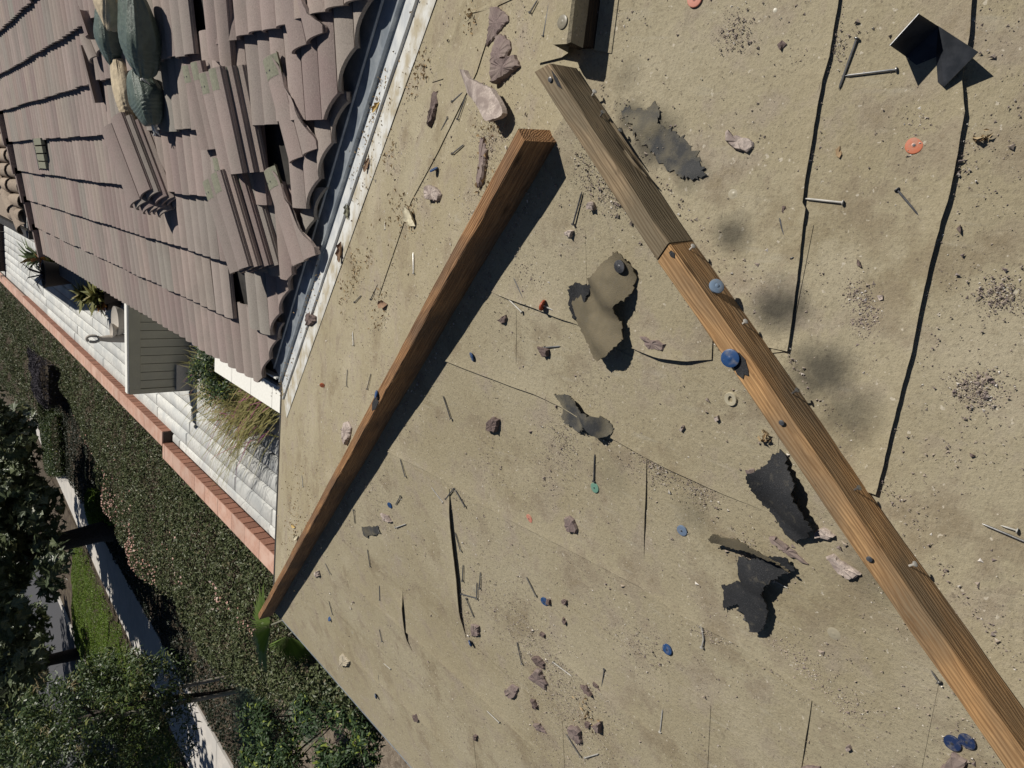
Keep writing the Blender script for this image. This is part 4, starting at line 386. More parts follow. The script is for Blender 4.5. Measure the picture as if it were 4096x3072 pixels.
# ------------------------------------------------------------------ tiled slope
TW, TL, TH = .262, .415, .013
def TZ(s):
    q = (s*2) % 1.0 if s < .9999 else 1.0
    return -.004 if (q < .03 or q > .975) else 0.005+.020*math.sin(math.pi*min(1, (q-.03)/.93))**.75*(1-.12*q)
def tile_grid(nx=16, ny=1, cut=None, seed=0):
    def z(s): return TZ(s)
    xs = [0, .02, .04, .10, .18, .26, .34, .42, .484, .489, .515, .54, .60, .68, .76, .84, .92, .984, .989, 1.0]; nx = len(xs)-1; V = []; F = []
    for y in [TL*i/ny for i in range(ny+1)]:
        for s in xs: V.append((s*TW*1.0, y, z(s)+TH))
    for y in [TL*i/ny for i in range(ny+1)]:
        for s in xs: V.append((s*TW, y, z(s)))
    n = nx+1; m = n*(ny+1)
    for j in range(ny):
        for i in range(nx): a = j*n+i; F += [(a, a+1, a+1+n, a+n), (m+a, m+a+n, m+a+1+n, m+a+1)]
    for i in range(nx): F += [(i, m+i, m+i+1, i+1), (ny*n+i, ny*n+i+1, m+ny*n+i+1, m+ny*n+i)]
    for j in range(ny): a = j*n; F += [(a, a+n, m+a+n, m+a), (a+nx, m+a+nx, m+a+nx+n, a+nx+n)]
    return V, F
tv, tf = tile_grid(); TILE = mesh('tile', tv, tf, 'tile', True, 38)
slope = put('tiled_slope', [V1-TN*.006, V1+np.array([0, 6.9, 0])-TN*.006, V1+np.array([0, 6.9, 0])+TUP*3.2-TN*.006, V1+np.array([3.12, -3.12, 3.12*TS])-TN*.006], [(0, 3, 2, 1)], 'drip', house)
def slope_mat(yw, u, h, tilt, spin=0.0, roll=0.0, o=V1):
    """tile frame: local x -> world -Y, local y -> up the slope, local z -> slope normal; origin at the butt's corner"""
    A = Matrix(((0, TUP[0], TN[0]), (-1, TUP[1], TN[1]), (0, TUP[2], TN[2]))).to_4x4()
    p = Vector(V1+np.array([0, yw-V1[1], 0])+TUP*u+TN*h)
    return Matrix.Translation(p) @ A @ Matrix.Rotation(spin, 4, 'Z') @ Matrix.Rotation(-tilt, 4, 'X') @ Matrix.Rotation(roll, 4, 'Y')
TILT = math.atan(.034/EXPO); YEND = 9.50
sw_loc = wloc(slope); cutn = Vector((1, 1, 0)).normalized()
def cut_mesh(mw, off, wob=None, src=None):
    bm = bmesh.new(); bm.from_mesh(src or TILE); bm.transform(mw); pc = Vector(V1)+cutn*off
    g = bmesh.ops.bisect_plane(bm, geom=bm.verts[:]+bm.edges[:]+bm.faces[:], plane_co=pc, plane_no=cutn, clear_inner=True)
    ed = [e for e in g['geom_cut'] if isinstance(e, bmesh.types.BMEdge)]
    try: bmesh.ops.edgeloop_fill(bm, edges=ed)
    except Exception: pass
    if not bm.faces: bm.free(); return None
    c = Vector((0, 0, 0))
    for q in bm.verts: c += q.co
    c /= len(bm.verts)
    me = D.meshes.new('tile'); bm.transform(Matrix.Translation(-c)); bm.to_mesh(me); bm.free(); me.materials.clear(); me.materials.append(M['tile'])
    me.polygons.foreach_set('use_smooth', [True]*len(me.polygons)); me.set_sharp_from_angle(angle=math.radians(38)); return me, c
GAP = {(5, 9), (5, 10), (6, 9)}
for c in range(9):
    u = c*EXPO-.03; ymin = HW-(u+TL)/L_-.3; j = 0; y = YEND
    while y > ymin:
        yy = y; y -= TW; j += 1
        mw = slope_mat(yy+random.uniform(-.003, .003), u+random.uniform(-.006, .006), .048+random.uniform(-.002, .003), TILT+random.uniform(-.008, .008), random.uniform(-.008, .008))
        cs = [mw @ Vector((xx, y_, 0)) for xx in (0, TW) for y_ in (0, TL)]; off = .085+.018*math.sin(c*2.1)
        ds = [(q-Vector(V1)).dot(cutn)-off for q in cs]
        ctr_ = sum(cs, Vector((0, 0, 0)))/4
        if max(ds) < .01 or any((ctr_-Vector(h_)).length < .17 for h_ in HOLES): continue
        if min(ds) > 0:
            o = D.objects.new('tile', TILE); COL.objects.link(o); o.parent = slope; o.matrix_local = Matrix.Translation(-sw_loc) @ mw
        else:
            r_ = cut_mesh(mw, off)
            if not r_: continue
            o = D.objects.new('tile', r_[0]); COL.objects.link(o); o.parent = slope; o.location = r_[1]-sw_loc
# rake trim at the far end and eave closure
for c in range(9):
    b = V1+np.array([0, YEND-V1[1]+.006, 0])+TUP*(c*EXPO-.06)+TN*.0
    MB().box(b, TUP*(EXPO+.07)-TN*.03, (0, .085, 0), TN*.135).put('rake_tile', 'tile_purple', house)
MB().box(V1+TUP*.015+np.array([0, .02, 0])-TN*.06, (0, YEND-V1[1], 0), TUP*.01, TN*.085).put('eave_closure', 'white_trim', house)
MB().box(V1-TUP*.055+np.array([0, .0, 0])-TN*.035, (0, YEND-V1[1]+.02, 0), TUP*.018, TN*.03).put('gutter', 'drip', house)
MB().box(V1-TUP*.04+np.array([0, .0, 0])-TN*.11, (0, YEND-V1[1]+.02, 0), TUP*.06, TN*.075).put('fascia', 'white_trim', house)
# roof vent in the tiles
vb = empty('roof_vent', VENT[0]); tag(vb, 'yellow green tile shaped roof vent set flush in the far tiles', 'vent')
pv = [np.array(q) for q in VENT]; ax = pv[1]-pv[0]; ay = pv[3]-pv[0]
for i in range(4): MB().box(pv[0]+TN*.02+ay*(i*.245), ax*.70, ay*.20, TN*.03).put('vent_cover', 'green_head', vb)
m_ = MB().box(pv[0]-ax*.06, ax*.05, ay, TN*.05).put('vent_grille', 'nail_dark', vb)
for i in range(14): MB().box(pv[0]-ax*.0+ay*(i/14.)+TN*.015, ax*.06, ay*.03, TN*.035).put('grille_bar', 'shard_dust', m_)

# ================================================================== BOARDS
def board(name, a, b, w_, h_, mat, label, cat='board', lean=0.0, zoff=0.0, seed=0, ends=(0, 0)):
    """straight timber from a to b (foot centre line); local x runs along it"""
    a = Vector(a)+Vector((0, 0, zoff)); b = Vector(b)+Vector((0, 0, zoff)); d = (b-a); ln = d.length; d.normalize(); side = d.cross(Vector((0, 0, 1))).normalized(); up = side.cross(d)
    if lean: up, side = up*math.cos(lean)+side*math.sin(lean), side*math.cos(lean)-up*math.sin(lean)
    n = max(8, int(ln/.05)); rr = random.Random(seed); V = []; F = []; c = .0022
    sec = [(-w_/2+c, 0), (w_/2-c, 0), (w_/2, c), (w_/2, h_-c), (w_/2-c, h_), (-w_/2+c, h_), (-w_/2, h_-c), (-w_/2, c)]
    for i in range(n+1):
        xx = ln*i/n; bow = .0012*math.sin(i*.5+seed)
        for j, (p, q) in enumerate(sec):
            e = (ends[0] if i == 0 else (ends[1] if i == n else 0))
            V.append((xx+e*(p/w_)*w_, p+bow+rr.uniform(-.0006, .0006), q+rr.uniform(-.0006, .0006)))
    for i in range(n):
        for j in range(8): k_ = i*8+j; l_ = i*8+(j+1) % 8; F.append((k_, l_, l_+8, k_+8))
    F.append(tuple(range(7, -1, -1))); F.append(tuple(n*8+j for j in range(8)))
    F = [q[::-1] for q in F]
    me = mesh(name, V, F, mat); o = D.objects.new(name, me); COL.objects.link(o)
    o.matrix_world = Matrix(((d.x, side.x, up.x, a.x), (d.y, side.y, up.y, a.y), (d.z, side.z, up.z, a.z), (0, 0, 0, 1)))
    tag(o, label, cat); return o
def child_nail(o, x_, y_, z_, dirn, ln=.012, rad=.0035, mat='nail_bright', head=.0045):
    """nail driven in a board: local coordinates of the board"""
    m = MB(); d = np.array(dirn, float); d /= np.linalg.norm(d); p = np.array((x_, y_, z_), float); m.tube([p-d*.004, p+d*ln], rad*.5, 6); m.lathe(p+d*ln, [(head, 0), (head, .0012), (head*.7, .0018)], 10, d)
    q = D.objects.new('nail', mesh('nail', m.v, m.f, mat, True, 40)); COL.objects.link(q); q.parent = o
    return q
SQ = 1/math.sqrt(2); W_, H_ = .033, .0775
sA = .078*math.sqrt(2)*.93
bA = board('hip_board', (-.068, .068, -TS*.068-.003), (-2.625, 2.625, -TS*2.625-.003), W_, H_, 'wood_brown', 'straight brown wooden board on the hip, with its camera side in deep shade', seed=3)
for x_, z_ in ((.05, .02), (.42, .03), (.9, .045), (1.5, .02), (2.2, .05), (2.9, .03)): child_nail(bA, x_, W_/2, z_, (0, 1, 0), .003, .003, 'nail_bright')

def hb(r_, c_): return (-r_+c_*SQ, -r_-c_*SQ, -TS*r_-.002)
bB = board('hip_board', hb(-.030, .0135), hb(.252, .0025), W_*1.05, H_*1.03, 'wood_weathered', 'grey weathered board with nails, running up to the felt wrapped ridge end', seed=5, ends=(-.45, .25))
bL = board('hip_board', hb(.2535, .001), hb(1.05, -.009), W_*1.1, H_, 'wood_orange', 'long orange brown board on the near hip, with blue caps nailed to it', seed=9, ends=(.25, 0))
def bl(o, x_, y_, z_): return o.matrix_world @ Vector((x_, y_, z_))
hw = W_*.55
# nails and caps in the near boards: d runs down the hip, y>0 is the side turned to the camera
for o, lst in ((bB, ((.03, -.004, 1),)), (bL, ((.33, -.004, 1), (.56, .004, 1)))):
    for x_, y_, _ in lst: child_nail(o, x_, y_, H_, (0.1, .1, 1), .004, .003, 'nail')
SD = 1.0 if (bL.matrix_world.to_3x3() @ Vector((0, 1, 0))).dot(Vector((1, -1, 0))) > 0 else -1.0
for x_, z_, ln, m_ in ((.075, .012, .009, 'nail_bright'), (.125, .030, .009, 'nail'), (.165, .012, .008, 'nail')): child_nail(bB, x_, SD*hw, z_, (0, SD, .25), ln, .0036, m_)
for x_, z_, ln, m_ in ((.012, .030, .009, 'nail_bright'), (.165, .030, .008, 'nail_bright'), (.30, .028, .012, 'nail'), (.47, .04, .008, 'nail'), (.60, .035, .009, 'nail_bright')): child_nail(bL, x_, SD*hw, z_, (0, SD, .2), ln, .0036, m_)
def cap_child(o, x_, y_, z_, dirn, rad, col, lift=.003):
    d = np.array(dirn, float); d /= np.linalg.norm(d); m = disc(np.array((x_, y_, z_))+d*lift, d, rad, .0016, .001, 24); q = D.objects.new('cap', mesh('cap', m.v, m.f, 'cap_'+col, True, 40)); COL.objects.link(q); q.parent = o; return q
cap_child(bL, .205, -SD*.006, H_, (.05, .1*SD, 1), .0148, 'blue', .006); cap_child(bL, .092, SD*hw, .040, (.1, SD, .55), .0125, 'steelblue', .010)
def tar(o, pts, z_):   # flat tar smear lying on a board's top
    n = len(pts); V = [(p[0], p[1], z_+.0012) for p in pts]+[(p[0], p[1], z_-.001) for p in pts]; q = D.objects.new('tar_smear', mesh('tar_smear', V, [tuple(range(n))]+[(i, i+n, (i+1) % n+n, (i+1) % n) for i in range(n)], 'black_felt')); COL.objects.link(q); q.parent = o
tar(bL, [(.205, -.010), (.220, -.012), (.236, -.006), (.244, -.001), (.238, .004), (.243, .010), (.232, .014), (.222, .012), (.208, .009)], H_)
tar(bL, [(.006, -.014), (.014, -.016), (.020, -.011), (.013, -.007), (.006, -.009)], H_); tar(bB, [(.02, -.015), (.04, -.016), (.062, -.012), (.05, -.008), (.035, -.010)], H_*1.03)
cap_child(bA, 1.02, -W_*.2 if SD > 0 else W_*.2, H_, (0, .3, .8), .0125, 'blue', .006); tar(bA, [(1.03, -.012), (1.07, -.015), (1.10, -.006), (1.08, .010), (1.04, .012)], H_)
# splinters standing off the weathered board
for a_, b_ in (((.135, SD*(hw+.004), .016), (.24, SD*(hw+.003), .010)), ((.205, SD*hw, .030), (.268, SD*(hw+.006), .026))):
    m = MB(); m.tube([a_, [(a_[i]+b_[i])/2+.001 for i in range(3)], b_], [.003, .0024, .0008], 5); q = D.objects.new('splinter', mesh('splinter', m.v, m.f, 'wood_weathered')); COL.objects.link(q); q.parent = bB
# ridge board, wrapped in felt
rb = empty('ridge_board', (.9, -.008, 0)); tag(rb, 'felt wrapped ridge board end with a washer on top, at the top edge', 'board')
MB().aabb((.080, -.026, -.006), (1.8, .010, .058)).put('timber', 'wood_dark', rb)
m = MB(); n = 30; V = []
xs = np.linspace(.073, 1.8, n)
sec = [(-.0285, .026), (-.0300, .060), (-.0265, .0655), (.0085, .066), (.0125, .060), (.016, .018), (.06, -.008), (.15, -.030)]
for x_ in xs:
    for j, (y_, z_) in enumerate(sec): V.append((x_+(.002*math.sin(j*2.1)), y_+random.uniform(-.0008, .0008), z_+random.uniform(-.0008, .0008)))
F = [(i*8+j, i*8+j+1, (i+1)*8+j+1, (i+1)*8+j) for i in range(n-1) for j in range(7)]
put('felt_wrap', V, F, 'felt', rb, smooth=True, sharp=30)
disc((.108, -.011, .0665), (0, 0, 1), .0118, .0014, .0006, 24).put('washer', 'cap_capgrey', rb, smooth=True, sharp=40)
put('felt_flap', [(.070, -.062, -.0125), (1.8, -.062, -.0125), (1.8, -.028, -.003), (.076, -.028, -.003), (.070, -.062, -.0158), (1.8, -.062, -.0158)], [(0, 3, 2, 1), (0, 1, 5, 4)], 'felt', rb)

# ================================================================== TORN FELT SCRAPS
def sheet(name, poly, k, hf, mat, label=None, cat='felt scrap', parent=None, step=.006, th=.0022, jag=.0016, base=None, mat2=None):
    """thin torn sheet: dense jagged outline, inner grid, height from hf(u, v) over the roof plane (u along the slope's level line, v up the slope)"""
    ev = UP[k]; eu = np.cross(ev, NRM[k]); o = np.mean([np.array(p) for p in poly], 0); P = densify(list(poly)+[poly[0]], step*.6)[:-1]
    q = np.c_[(P-o) @ eu, (P-o) @ ev]; q = q+rng.normal(0, jag, q.shape); n = len(q); lo_, hi_ = q.min(0), q.max(0)
    g = [(a_, b_) for a_ in np.arange(lo_[0], hi_[0], step) for b_ in np.arange(lo_[1], hi_[1], step)]
    pts = [Vector(p) for p in q]+[Vector((p[0]+rng.normal(0, step*.12), p[1]+rng.normal(0, step*.12))) for p in g]
    vv, ee, ff, *_ = delaunay_2d_cdt(pts, [], [list(range(n))], 1, 1e-6)
    used = sorted({i for f_ in ff for i in f_}); mp = {a_: i for i, a_ in enumerate(used)}; uv = np.array([vv[i][:] for i in used]); ff = [tuple(mp[i] for i in f_) for f_ in ff]
    h = np.array([hf(a_, b_) for a_, b_ in uv]); top = o+uv[:, :1]*eu+uv[:, 1:]*ev+NRM[k]*(h+th)[:, None]; bot = top-NRM[k]*th; m_ = len(uv)
    ec = {}
    for f_ in ff:
        for i in range(3): e_ = (f_[i], f_[(i+1) % 3]); ec[e_] = 1
    V = np.r_[top, bot]; s0 = np.cross(uv[ff[0][1]]-uv[ff[0][0]], uv[ff[0][2]]-uv[ff[0][0]]) > 0
    F = list(ff)+[tuple(i+m_ for i in f_[::-1]) for f_ in ff]+[(b_, a_, a_+m_, b_+m_) for a_, b_ in ec if (b_, a_) not in ec]
    ob = put(name, V, F, mat, parent, base, smooth=True, sharp=50)
    if label: tag(ob, label, cat, 'torn scraps of roofing felt')
    return ob
sf = empty('felt_scrap', np.mean(SCRAP_FOLD, 0)); tag(sf, 'large dusty felt scrap folded at its left side, between the two boards', 'felt scrap', 'torn scraps of roofing felt')
sheet('top_layer', SCRAP_FOLD, 1, lambda u, v: .010+.028*max(0, math.sin((u+.05)*28))*max(0, .7-abs(v)*5)+.006*math.sin(v*60+u*30)+max(0, -v-.03)*.25, 'dusty_scrap', parent=sf)
sheet('under_layer', SCRAP_FOLD_UNDER, 1, lambda u, v: .003+.006*math.sin(u*60)**2, 'black_felt', parent=sf)
p_ = np.array(SCRAP_FOLD[4])*.7+np.array(SCRAP_FOLD[32])*.3; disc(p_+NRM[1]*.020, NRM[1], .0125, .001, .0008).put('washer', 'nail_dark', sf)
sheet('felt_scrap', SCRAP_GREY, 1, lambda u, v: .004+.016*max(0, math.sin(u*38+.6))+.3*max(0, -v-.03)+.012*max(0, math.sin((u+v)*45)), 'grey_felt', 'grey black felt scrap with a split, bent over the middle felt joint')
sheet('felt_scrap', SCRAP_SHEET, 1, lambda u, v: .006+.020*max(0, math.sin(v*26+u*9+1.2))+.006*math.sin(u*50), 'black_felt', 'smooth black felt sheet pushed half under the long orange board')
stt = empty('felt_scrap', np.mean(SCRAP_T, 0)); tag(stt, 'black felt scrap with ragged arms and one curled dusty edge', 'felt scrap', 'torn scraps of roofing felt')
sheet('black_side', SCRAP_T, 1, lambda u, v: .008+.012*max(0, math.sin(u*30+1))+.010*max(0, math.sin(v*40)), 'black_felt', parent=stt)
sheet('curled_edge', SCRAP_CURL, 1, lambda u, v: .030+.3*max(-.05, v)+.006*math.sin(u*40), 'dusty_scrap', parent=stt)
sheet('felt_scrap', SCRAP_SQUARE, 1, lambda u, v: .003+.003*math.sin(u*90), 'grey_felt', 'small square felt scrap, half black and half tan, near the board shadow', step=.008)
# dark torn patch laid bare beside the weathered board
sheet('torn_patch', SMEAR, 3, lambda u, v: .0006+.0035*max(0, math.sin(u*55+v*20))**2, 'grey_felt', parent=house, jag=.0025, th=.001)

# black metal corner flashing
mc = empty('metal_flashing_corner', METAL['c2']); tag(mc, 'bent black metal flashing corner lying on the felt at the upper right', 'metal flashing')
q = {k_: np.array(v_) for k_, v_ in METAL.items()}
def plate(pts, name):
    pts = [np.array(p) for p in pts]; n = np.cross(pts[1]-pts[0], pts[2]-pts[0]); n /= np.linalg.norm(n); n = n if n[2] > 0 else -n; k_ = len(pts)
    put(name, pts+[p-n*.0009 for p in pts], [tuple(range(k_)), tuple(range(2*k_-1, k_-1, -1))]+[(i, i+k_, (i+1) % k_+k_, (i+1) % k_) for i in range(k_)], 'black_metal', mc)
plate([q['tl'], q['l'], q['f1b'], q['f1a']], 'left_flange'); plate([q['f1a'], q['f1b'], q['f2b']], 'base_strip'); plate([q['f1a'], q['f2b'], q['b'], q['rr']], 'right_flange')

# ================================================================== SHARDS, CAPS, NAILS
SM = dict(tile='tile_purple', brown='shard_brown', pale='shard_pale', leaf='shard_leaf', dustrock='shard_dust')
for si, (pts, k, th, mt, lab) in enumerate(SHARDS):
    rr = random.Random(si); P = densify(list(pts)+[pts[0]], .006)[:-1]; c = P.mean(0); P = c+(P-c)*(.95 if th > .012 else .85); th = th*(.62 if th > .012 else .7); nn = NRM[k]; n = len(P)
    ro = .3 if mt == 'tile' else 1.0; lean = np.array([rr.uniform(-.4, .4), rr.uniform(-.4, .4), 0]); P = P+rng.normal(0, .0011, P.shape)
    hgt = np.array([th*(.9+.2*ro*rr.random())+max(-.3*th, min(.4*th, (p-c) @ lean*.5)) for p in P]); hgt = np.maximum(hgt, th*.35)
    low = P-nn*.002; mid = P+nn*(hgt*.55)[:, None]+rng.normal(0, .0007, P.shape); top = c+(P-c)*(.90 if th > .006 else .97)+nn*hgt[:, None]; inn = c+(P-c)*.45+nn*(hgt*.3+hgt.mean()*.7)[:, None]+rng.normal(0, .0006*ro, P.shape)
    V = np.r_[low, mid, top, inn, [c+nn*hgt.mean()*1.02]]; F = []
    a2 = sum(np.cross(P[i]-c, P[(i+1) % n]-c) @ nn for i in range(n)) > 0
    for r_ in range(3):
        for i in range(n): a, b = r_*n+i, r_*n+(i+1) % n; F.append((a, b, b+n, a+n))
    for i in range(n): F.append((3*n+i, 3*n+(i+1) % n, 4*n))
    if not a2: F = [f_[::-1] for f_ in F]
    o = put('leaf_flake' if mt == 'leaf' else ('pebble' if th < .01 else 'tile_shard'), V, F, SM[mt], base=c); tag(o, lab, 'leaf' if mt == 'leaf' else ('pebble' if th < .01 else 'tile shard'), 'broken bits scattered on the felt')
# curved shard of a tile roll
pts = np.array(ROLL_SHARD); c = pts.mean(0)
o = sheet('tile_shard', ROLL_SHARD, 2, lambda u, v: .012+.020*math.cos(min(1.4, abs((u*.75-v*.66)*38)))+.004, 'shard_pale', step=.010, th=.012, jag=.0008); tag(o, 'curved pale pink piece of a tile roll below the three purple shards', 'tile shard', 'broken bits scattered on the felt')

for i, (p, k, rad, tl, col, lab) in enumerate(CAPS):
    nn = NRM[k]; d = np.array(SUNV)*math.sin(math.radians(tl))*-.0+nn*math.cos(math.radians(tl))+np.array([math.cos(i*2.1), math.sin(i*2.1), 0])*math.sin(math.radians(tl)); c = np.array(p)+nn*(.002+rad*math.sin(math.radians(tl))*.9)
    e_ = empty('plastic_cap', p); tag(e_, lab, 'plastic cap', 'loose plastic nail caps'); disc(c, d, rad, .0014, .0003, 24).put('disc', 'cap_'+col, e_, smooth=True, sharp=12)
    MB().lathe(c+d/np.linalg.norm(d)*.0020, [(rad*.20, -.0012), (rad*.18, .0002), (rad*.05, .0003)], 10, d).put('hub', 'nail_dark', e_)
e_ = empty('plastic_cap', RED_CAP); tag(e_, 'red plastic cap standing on its edge with a nail through it', 'plastic cap', 'loose plastic nail caps')
c = np.array(RED_CAP)+NRM[1]*.012; d = np.array([.25, .95, .35]); disc(c, d, .0125, .0018, .0006, 24).put('disc', 'cap_red', e_, smooth=True, sharp=40); MB().tube([c, c-d/np.linalg.norm(d)*.026], .0016, 7).put('nail', 'nail_bright', e_)
e_ = empty('washer_ring', TAN_CAP); tag(e_, 'tan plastic ring with a torn open centre, left of the orange board', 'plastic cap'); c = np.array(TAN_CAP)
m = MB(); n = 24; rp = [(.0056, .001), (.0062, .0042), (.0115, .0048), (.0125, .003), (.0125, .0)]
for r_, h in rp:
    for j in range(n): a = 2*math.pi*j/n; m.v.append(tuple(c+UP[1]*r_*math.sin(a)+np.cross(UP[1], NRM[1])*r_*math.cos(a)*(1 if r_ > .01 else .75)+NRM[1]*h))
m.f = [(i*n+j, i*n+(j+1) % n, (i+1)*n+(j+1) % n, (i+1)*n+j) for i in range(len(rp)-1) for j in range(n)]; m.put('ring', 'cap_tan', e_, smooth=True, sharp=40)

for i, (pts, k, lab) in enumerate(NAILS):
    nn = NRM[k]; P = [np.array(p)+nn*.0030 for p in pts]; e_ = empty('nail', P[0]-nn*.003); tag(e_, lab, 'nail', 'loose nails on the felt')
    mt = 'nail_bright' if any(w_ in lab for w_ in ('bright', 'shiny', 'pale', 'white')) else ('nail_dark' if 'dark' in lab else 'nail'); th = .0017 if np.linalg.norm(P[0]-P[-1]) > .03 else .0013
    if len(P) > 2: P = [x_ for x_ in densify(P, .012)]
    P[0] = P[0]+nn*.0014; d = P[-1]-P[0]; d /= np.linalg.norm(d); tipp = P[-1]; P = P[:-1]+[tipp-d*.006, tipp]
    MB().tube(P, [th]*(len(P)-1)+[.0004], 8).put('shank', mt, e_, smooth=True, sharp=40); d0 = P[1]-P[0]; d0 /= np.linalg.norm(d0)
    MB().lathe(P[0]-d0*.0016, [(.0040, 0), (.0042, .0006), (.0040, .0014), (.0016, .0020)], 12, d0).put('head', mt, e_, smooth=True, sharp=40)

# ================================================================== LOOSE TILES ON THE SLOPE
def place_tile(o, head, butt, extra=0.0, roll=0.0, sx=1.0):
    h, b = np.array(head), np.array(butt); ay_ = h-b; ln = np.linalg.norm(ay_); ay_ /= ln; n = TN-ay_*(TN @ ay_); n /= np.linalg.norm(n); ax_ = np.cross(ay_, n)
    if roll: ax_, n = ax_*math.cos(roll)+n*math.sin(roll), n*math.cos(roll)-ax_*math.sin(roll)
    sy = ln/TL*1.02; p = b-ax_*TW*.5*sx+n*(extra-.03)
    return Matrix(((ax_[0]*sx, ay_[0]*sy, n[0], p[0]), (ax_[1]*sx, ay_[1]*sy, n[1], p[1]), (ax_[2]*sx, ay_[2]*sy, n[2], p[2]), (0, 0, 0, 1)))
def loose_tile(mw, label, cut=False):
    src = TILE
    if cut:
        bm = bmesh.new(); bm.from_mesh(TILE); bmesh.ops.subdivide_edges(bm, edges=[e for e in bm.edges if abs(e.verts[0].co.y-e.verts[1].co.y) > .1], cuts=8)
        no = Vector((1, .42, 0)).normalized(); g = bmesh.ops.bisect_plane(bm, geom=bm.verts[:]+bm.edges[:]+bm.faces[:], plane_co=(TW*.95, TL*.12, 0), plane_no=no, clear_outer=True)
        ed = [e for e in g['geom_cut'] if isinstance(e, bmesh.types.BMEdge)]; bmesh.ops.edgeloop_fill(bm, edges=ed)
        for v_ in {v_ for e in ed for v_ in e.verts}: v_.co += no*(.010*math.sin(v_.co.y*38)+random.uniform(-.004, .004))
        src = D.meshes.new('loose_tile'); bm.to_mesh(src); bm.free(); src.materials.clear(); src.materials.append(M['tile']); src.polygons.foreach_set('use_smooth', [True]*len(src.polygons)); src.set_sharp_from_angle(angle=math.radians(38))
    o = D.objects.new('loose_tile', src); COL.objects.link(o); o.matrix_world = mw; tag(o, label, 'roof tile', 'loose tiles lying on the tiled slope')
    # bare lap strip at the head with its two nail holes
    hv = [(s*TW, y, TZ(s)+TH+.0008) for y in (TL*.80, TL*.995) for s in np.linspace(0.01, .62 if cut else .99, 11)]
    q_ = D.objects.new('head_lap', mesh('head_lap', hv, [(i, i+1, i+12, i+11) for i in range(10)], 'green_head', True)); COL.objects.link(q_); q_.parent = o
    for xx in ((.045, .075) if cut else (.05, .08)):
        m2 = MB().lathe((xx, TL*.87, TZ(xx/TW)+TH+.001), [(.004, -.001), (.004, .0006), (.001, .0007)], 8); q2 = D.objects.new('nail_hole', mesh('nail_hole', m2.v, m2.f, 'nail_dark')); COL.objects.link(q2); q2.parent = o
    return o
for i, (hd, bt, h, n, cut, lab) in enumerate(LOOSE):
    for s in range(n):
        off = -np.array([0, 1., 0])*.030*s; l2 = lab if s == 0 else lab.replace('on top of a short stack', 'layer %s of the short stack' % ('two', 'three')[min(s-1, 1)]).replace('on the taller dark sided stack', '%s layer down in the taller stack' % ('first', 'second', 'third')[min(s-1, 2)])
        loose_tile(place_tile(None, np.array(hd)+off, np.array(bt)+off, .01+(n-1-s)*.036, random.uniform(-.03, .03)), l2, bool(cut))
# tiles set on edge beside the sandbags, and broken tiles behind them
a_, b_ = [np.array(q_) for q_ in EDGE_STACK]; words = ('leftmost', 'second', 'third', 'fourth', 'fifth', 'rightmost')
for i in range(6):
    off = np.array([0, -1, 0])*(.030*i-.06)+TUP*(-.012*i+random.uniform(-.015, .015))
    mw = place_tile(None, a_+off, b_+off, .06+.028*(5-i), -.35-.05*i, .95); o = D.objects.new('loose_tile', TILE); COL.objects.link(o); o.matrix_world = mw; tag(o, 'roof tile in the slanting pile below the sandbags, %s of six' % words[i], 'roof tile', 'tiles piled below the sandbags')
for i, (q_, sp, rl, lab) in enumerate(((BROKEN[0], .5, .9, 'broken tile half sticking up behind the green sandbag'), (BROKEN[1], -.1, 1.2, 'tile standing on edge along the cream lower sandbag'), (BROKEN[3], .9, -.5, 'short broken tile behind the lower sandbags'))):
    p = np.array(q_); ln = (.16, .34, .14)[i]; mw = place_tile(None, p+TUP*ln+np.array([0, sp*.1, 0]), p, .05, rl, (.6, .45, .6)[i]); o = D.objects.new('loose_tile', TILE); COL.objects.link(o); o.matrix_world = mw; tag(o, lab, 'roof tile', 'broken tiles by the sandbags')
p0 = (np.array(EDGE_STACK[0])*.6+np.array(EDGE_STACK[1])*.4)+np.array([0, .13, 0])+TN*.05
o = loose_tile(place_tile(None, p0+TUP*.16, p0-TUP*.12, .04, .35, .8), 'broken tile propped against the tiles on edge below the sandbags', True)

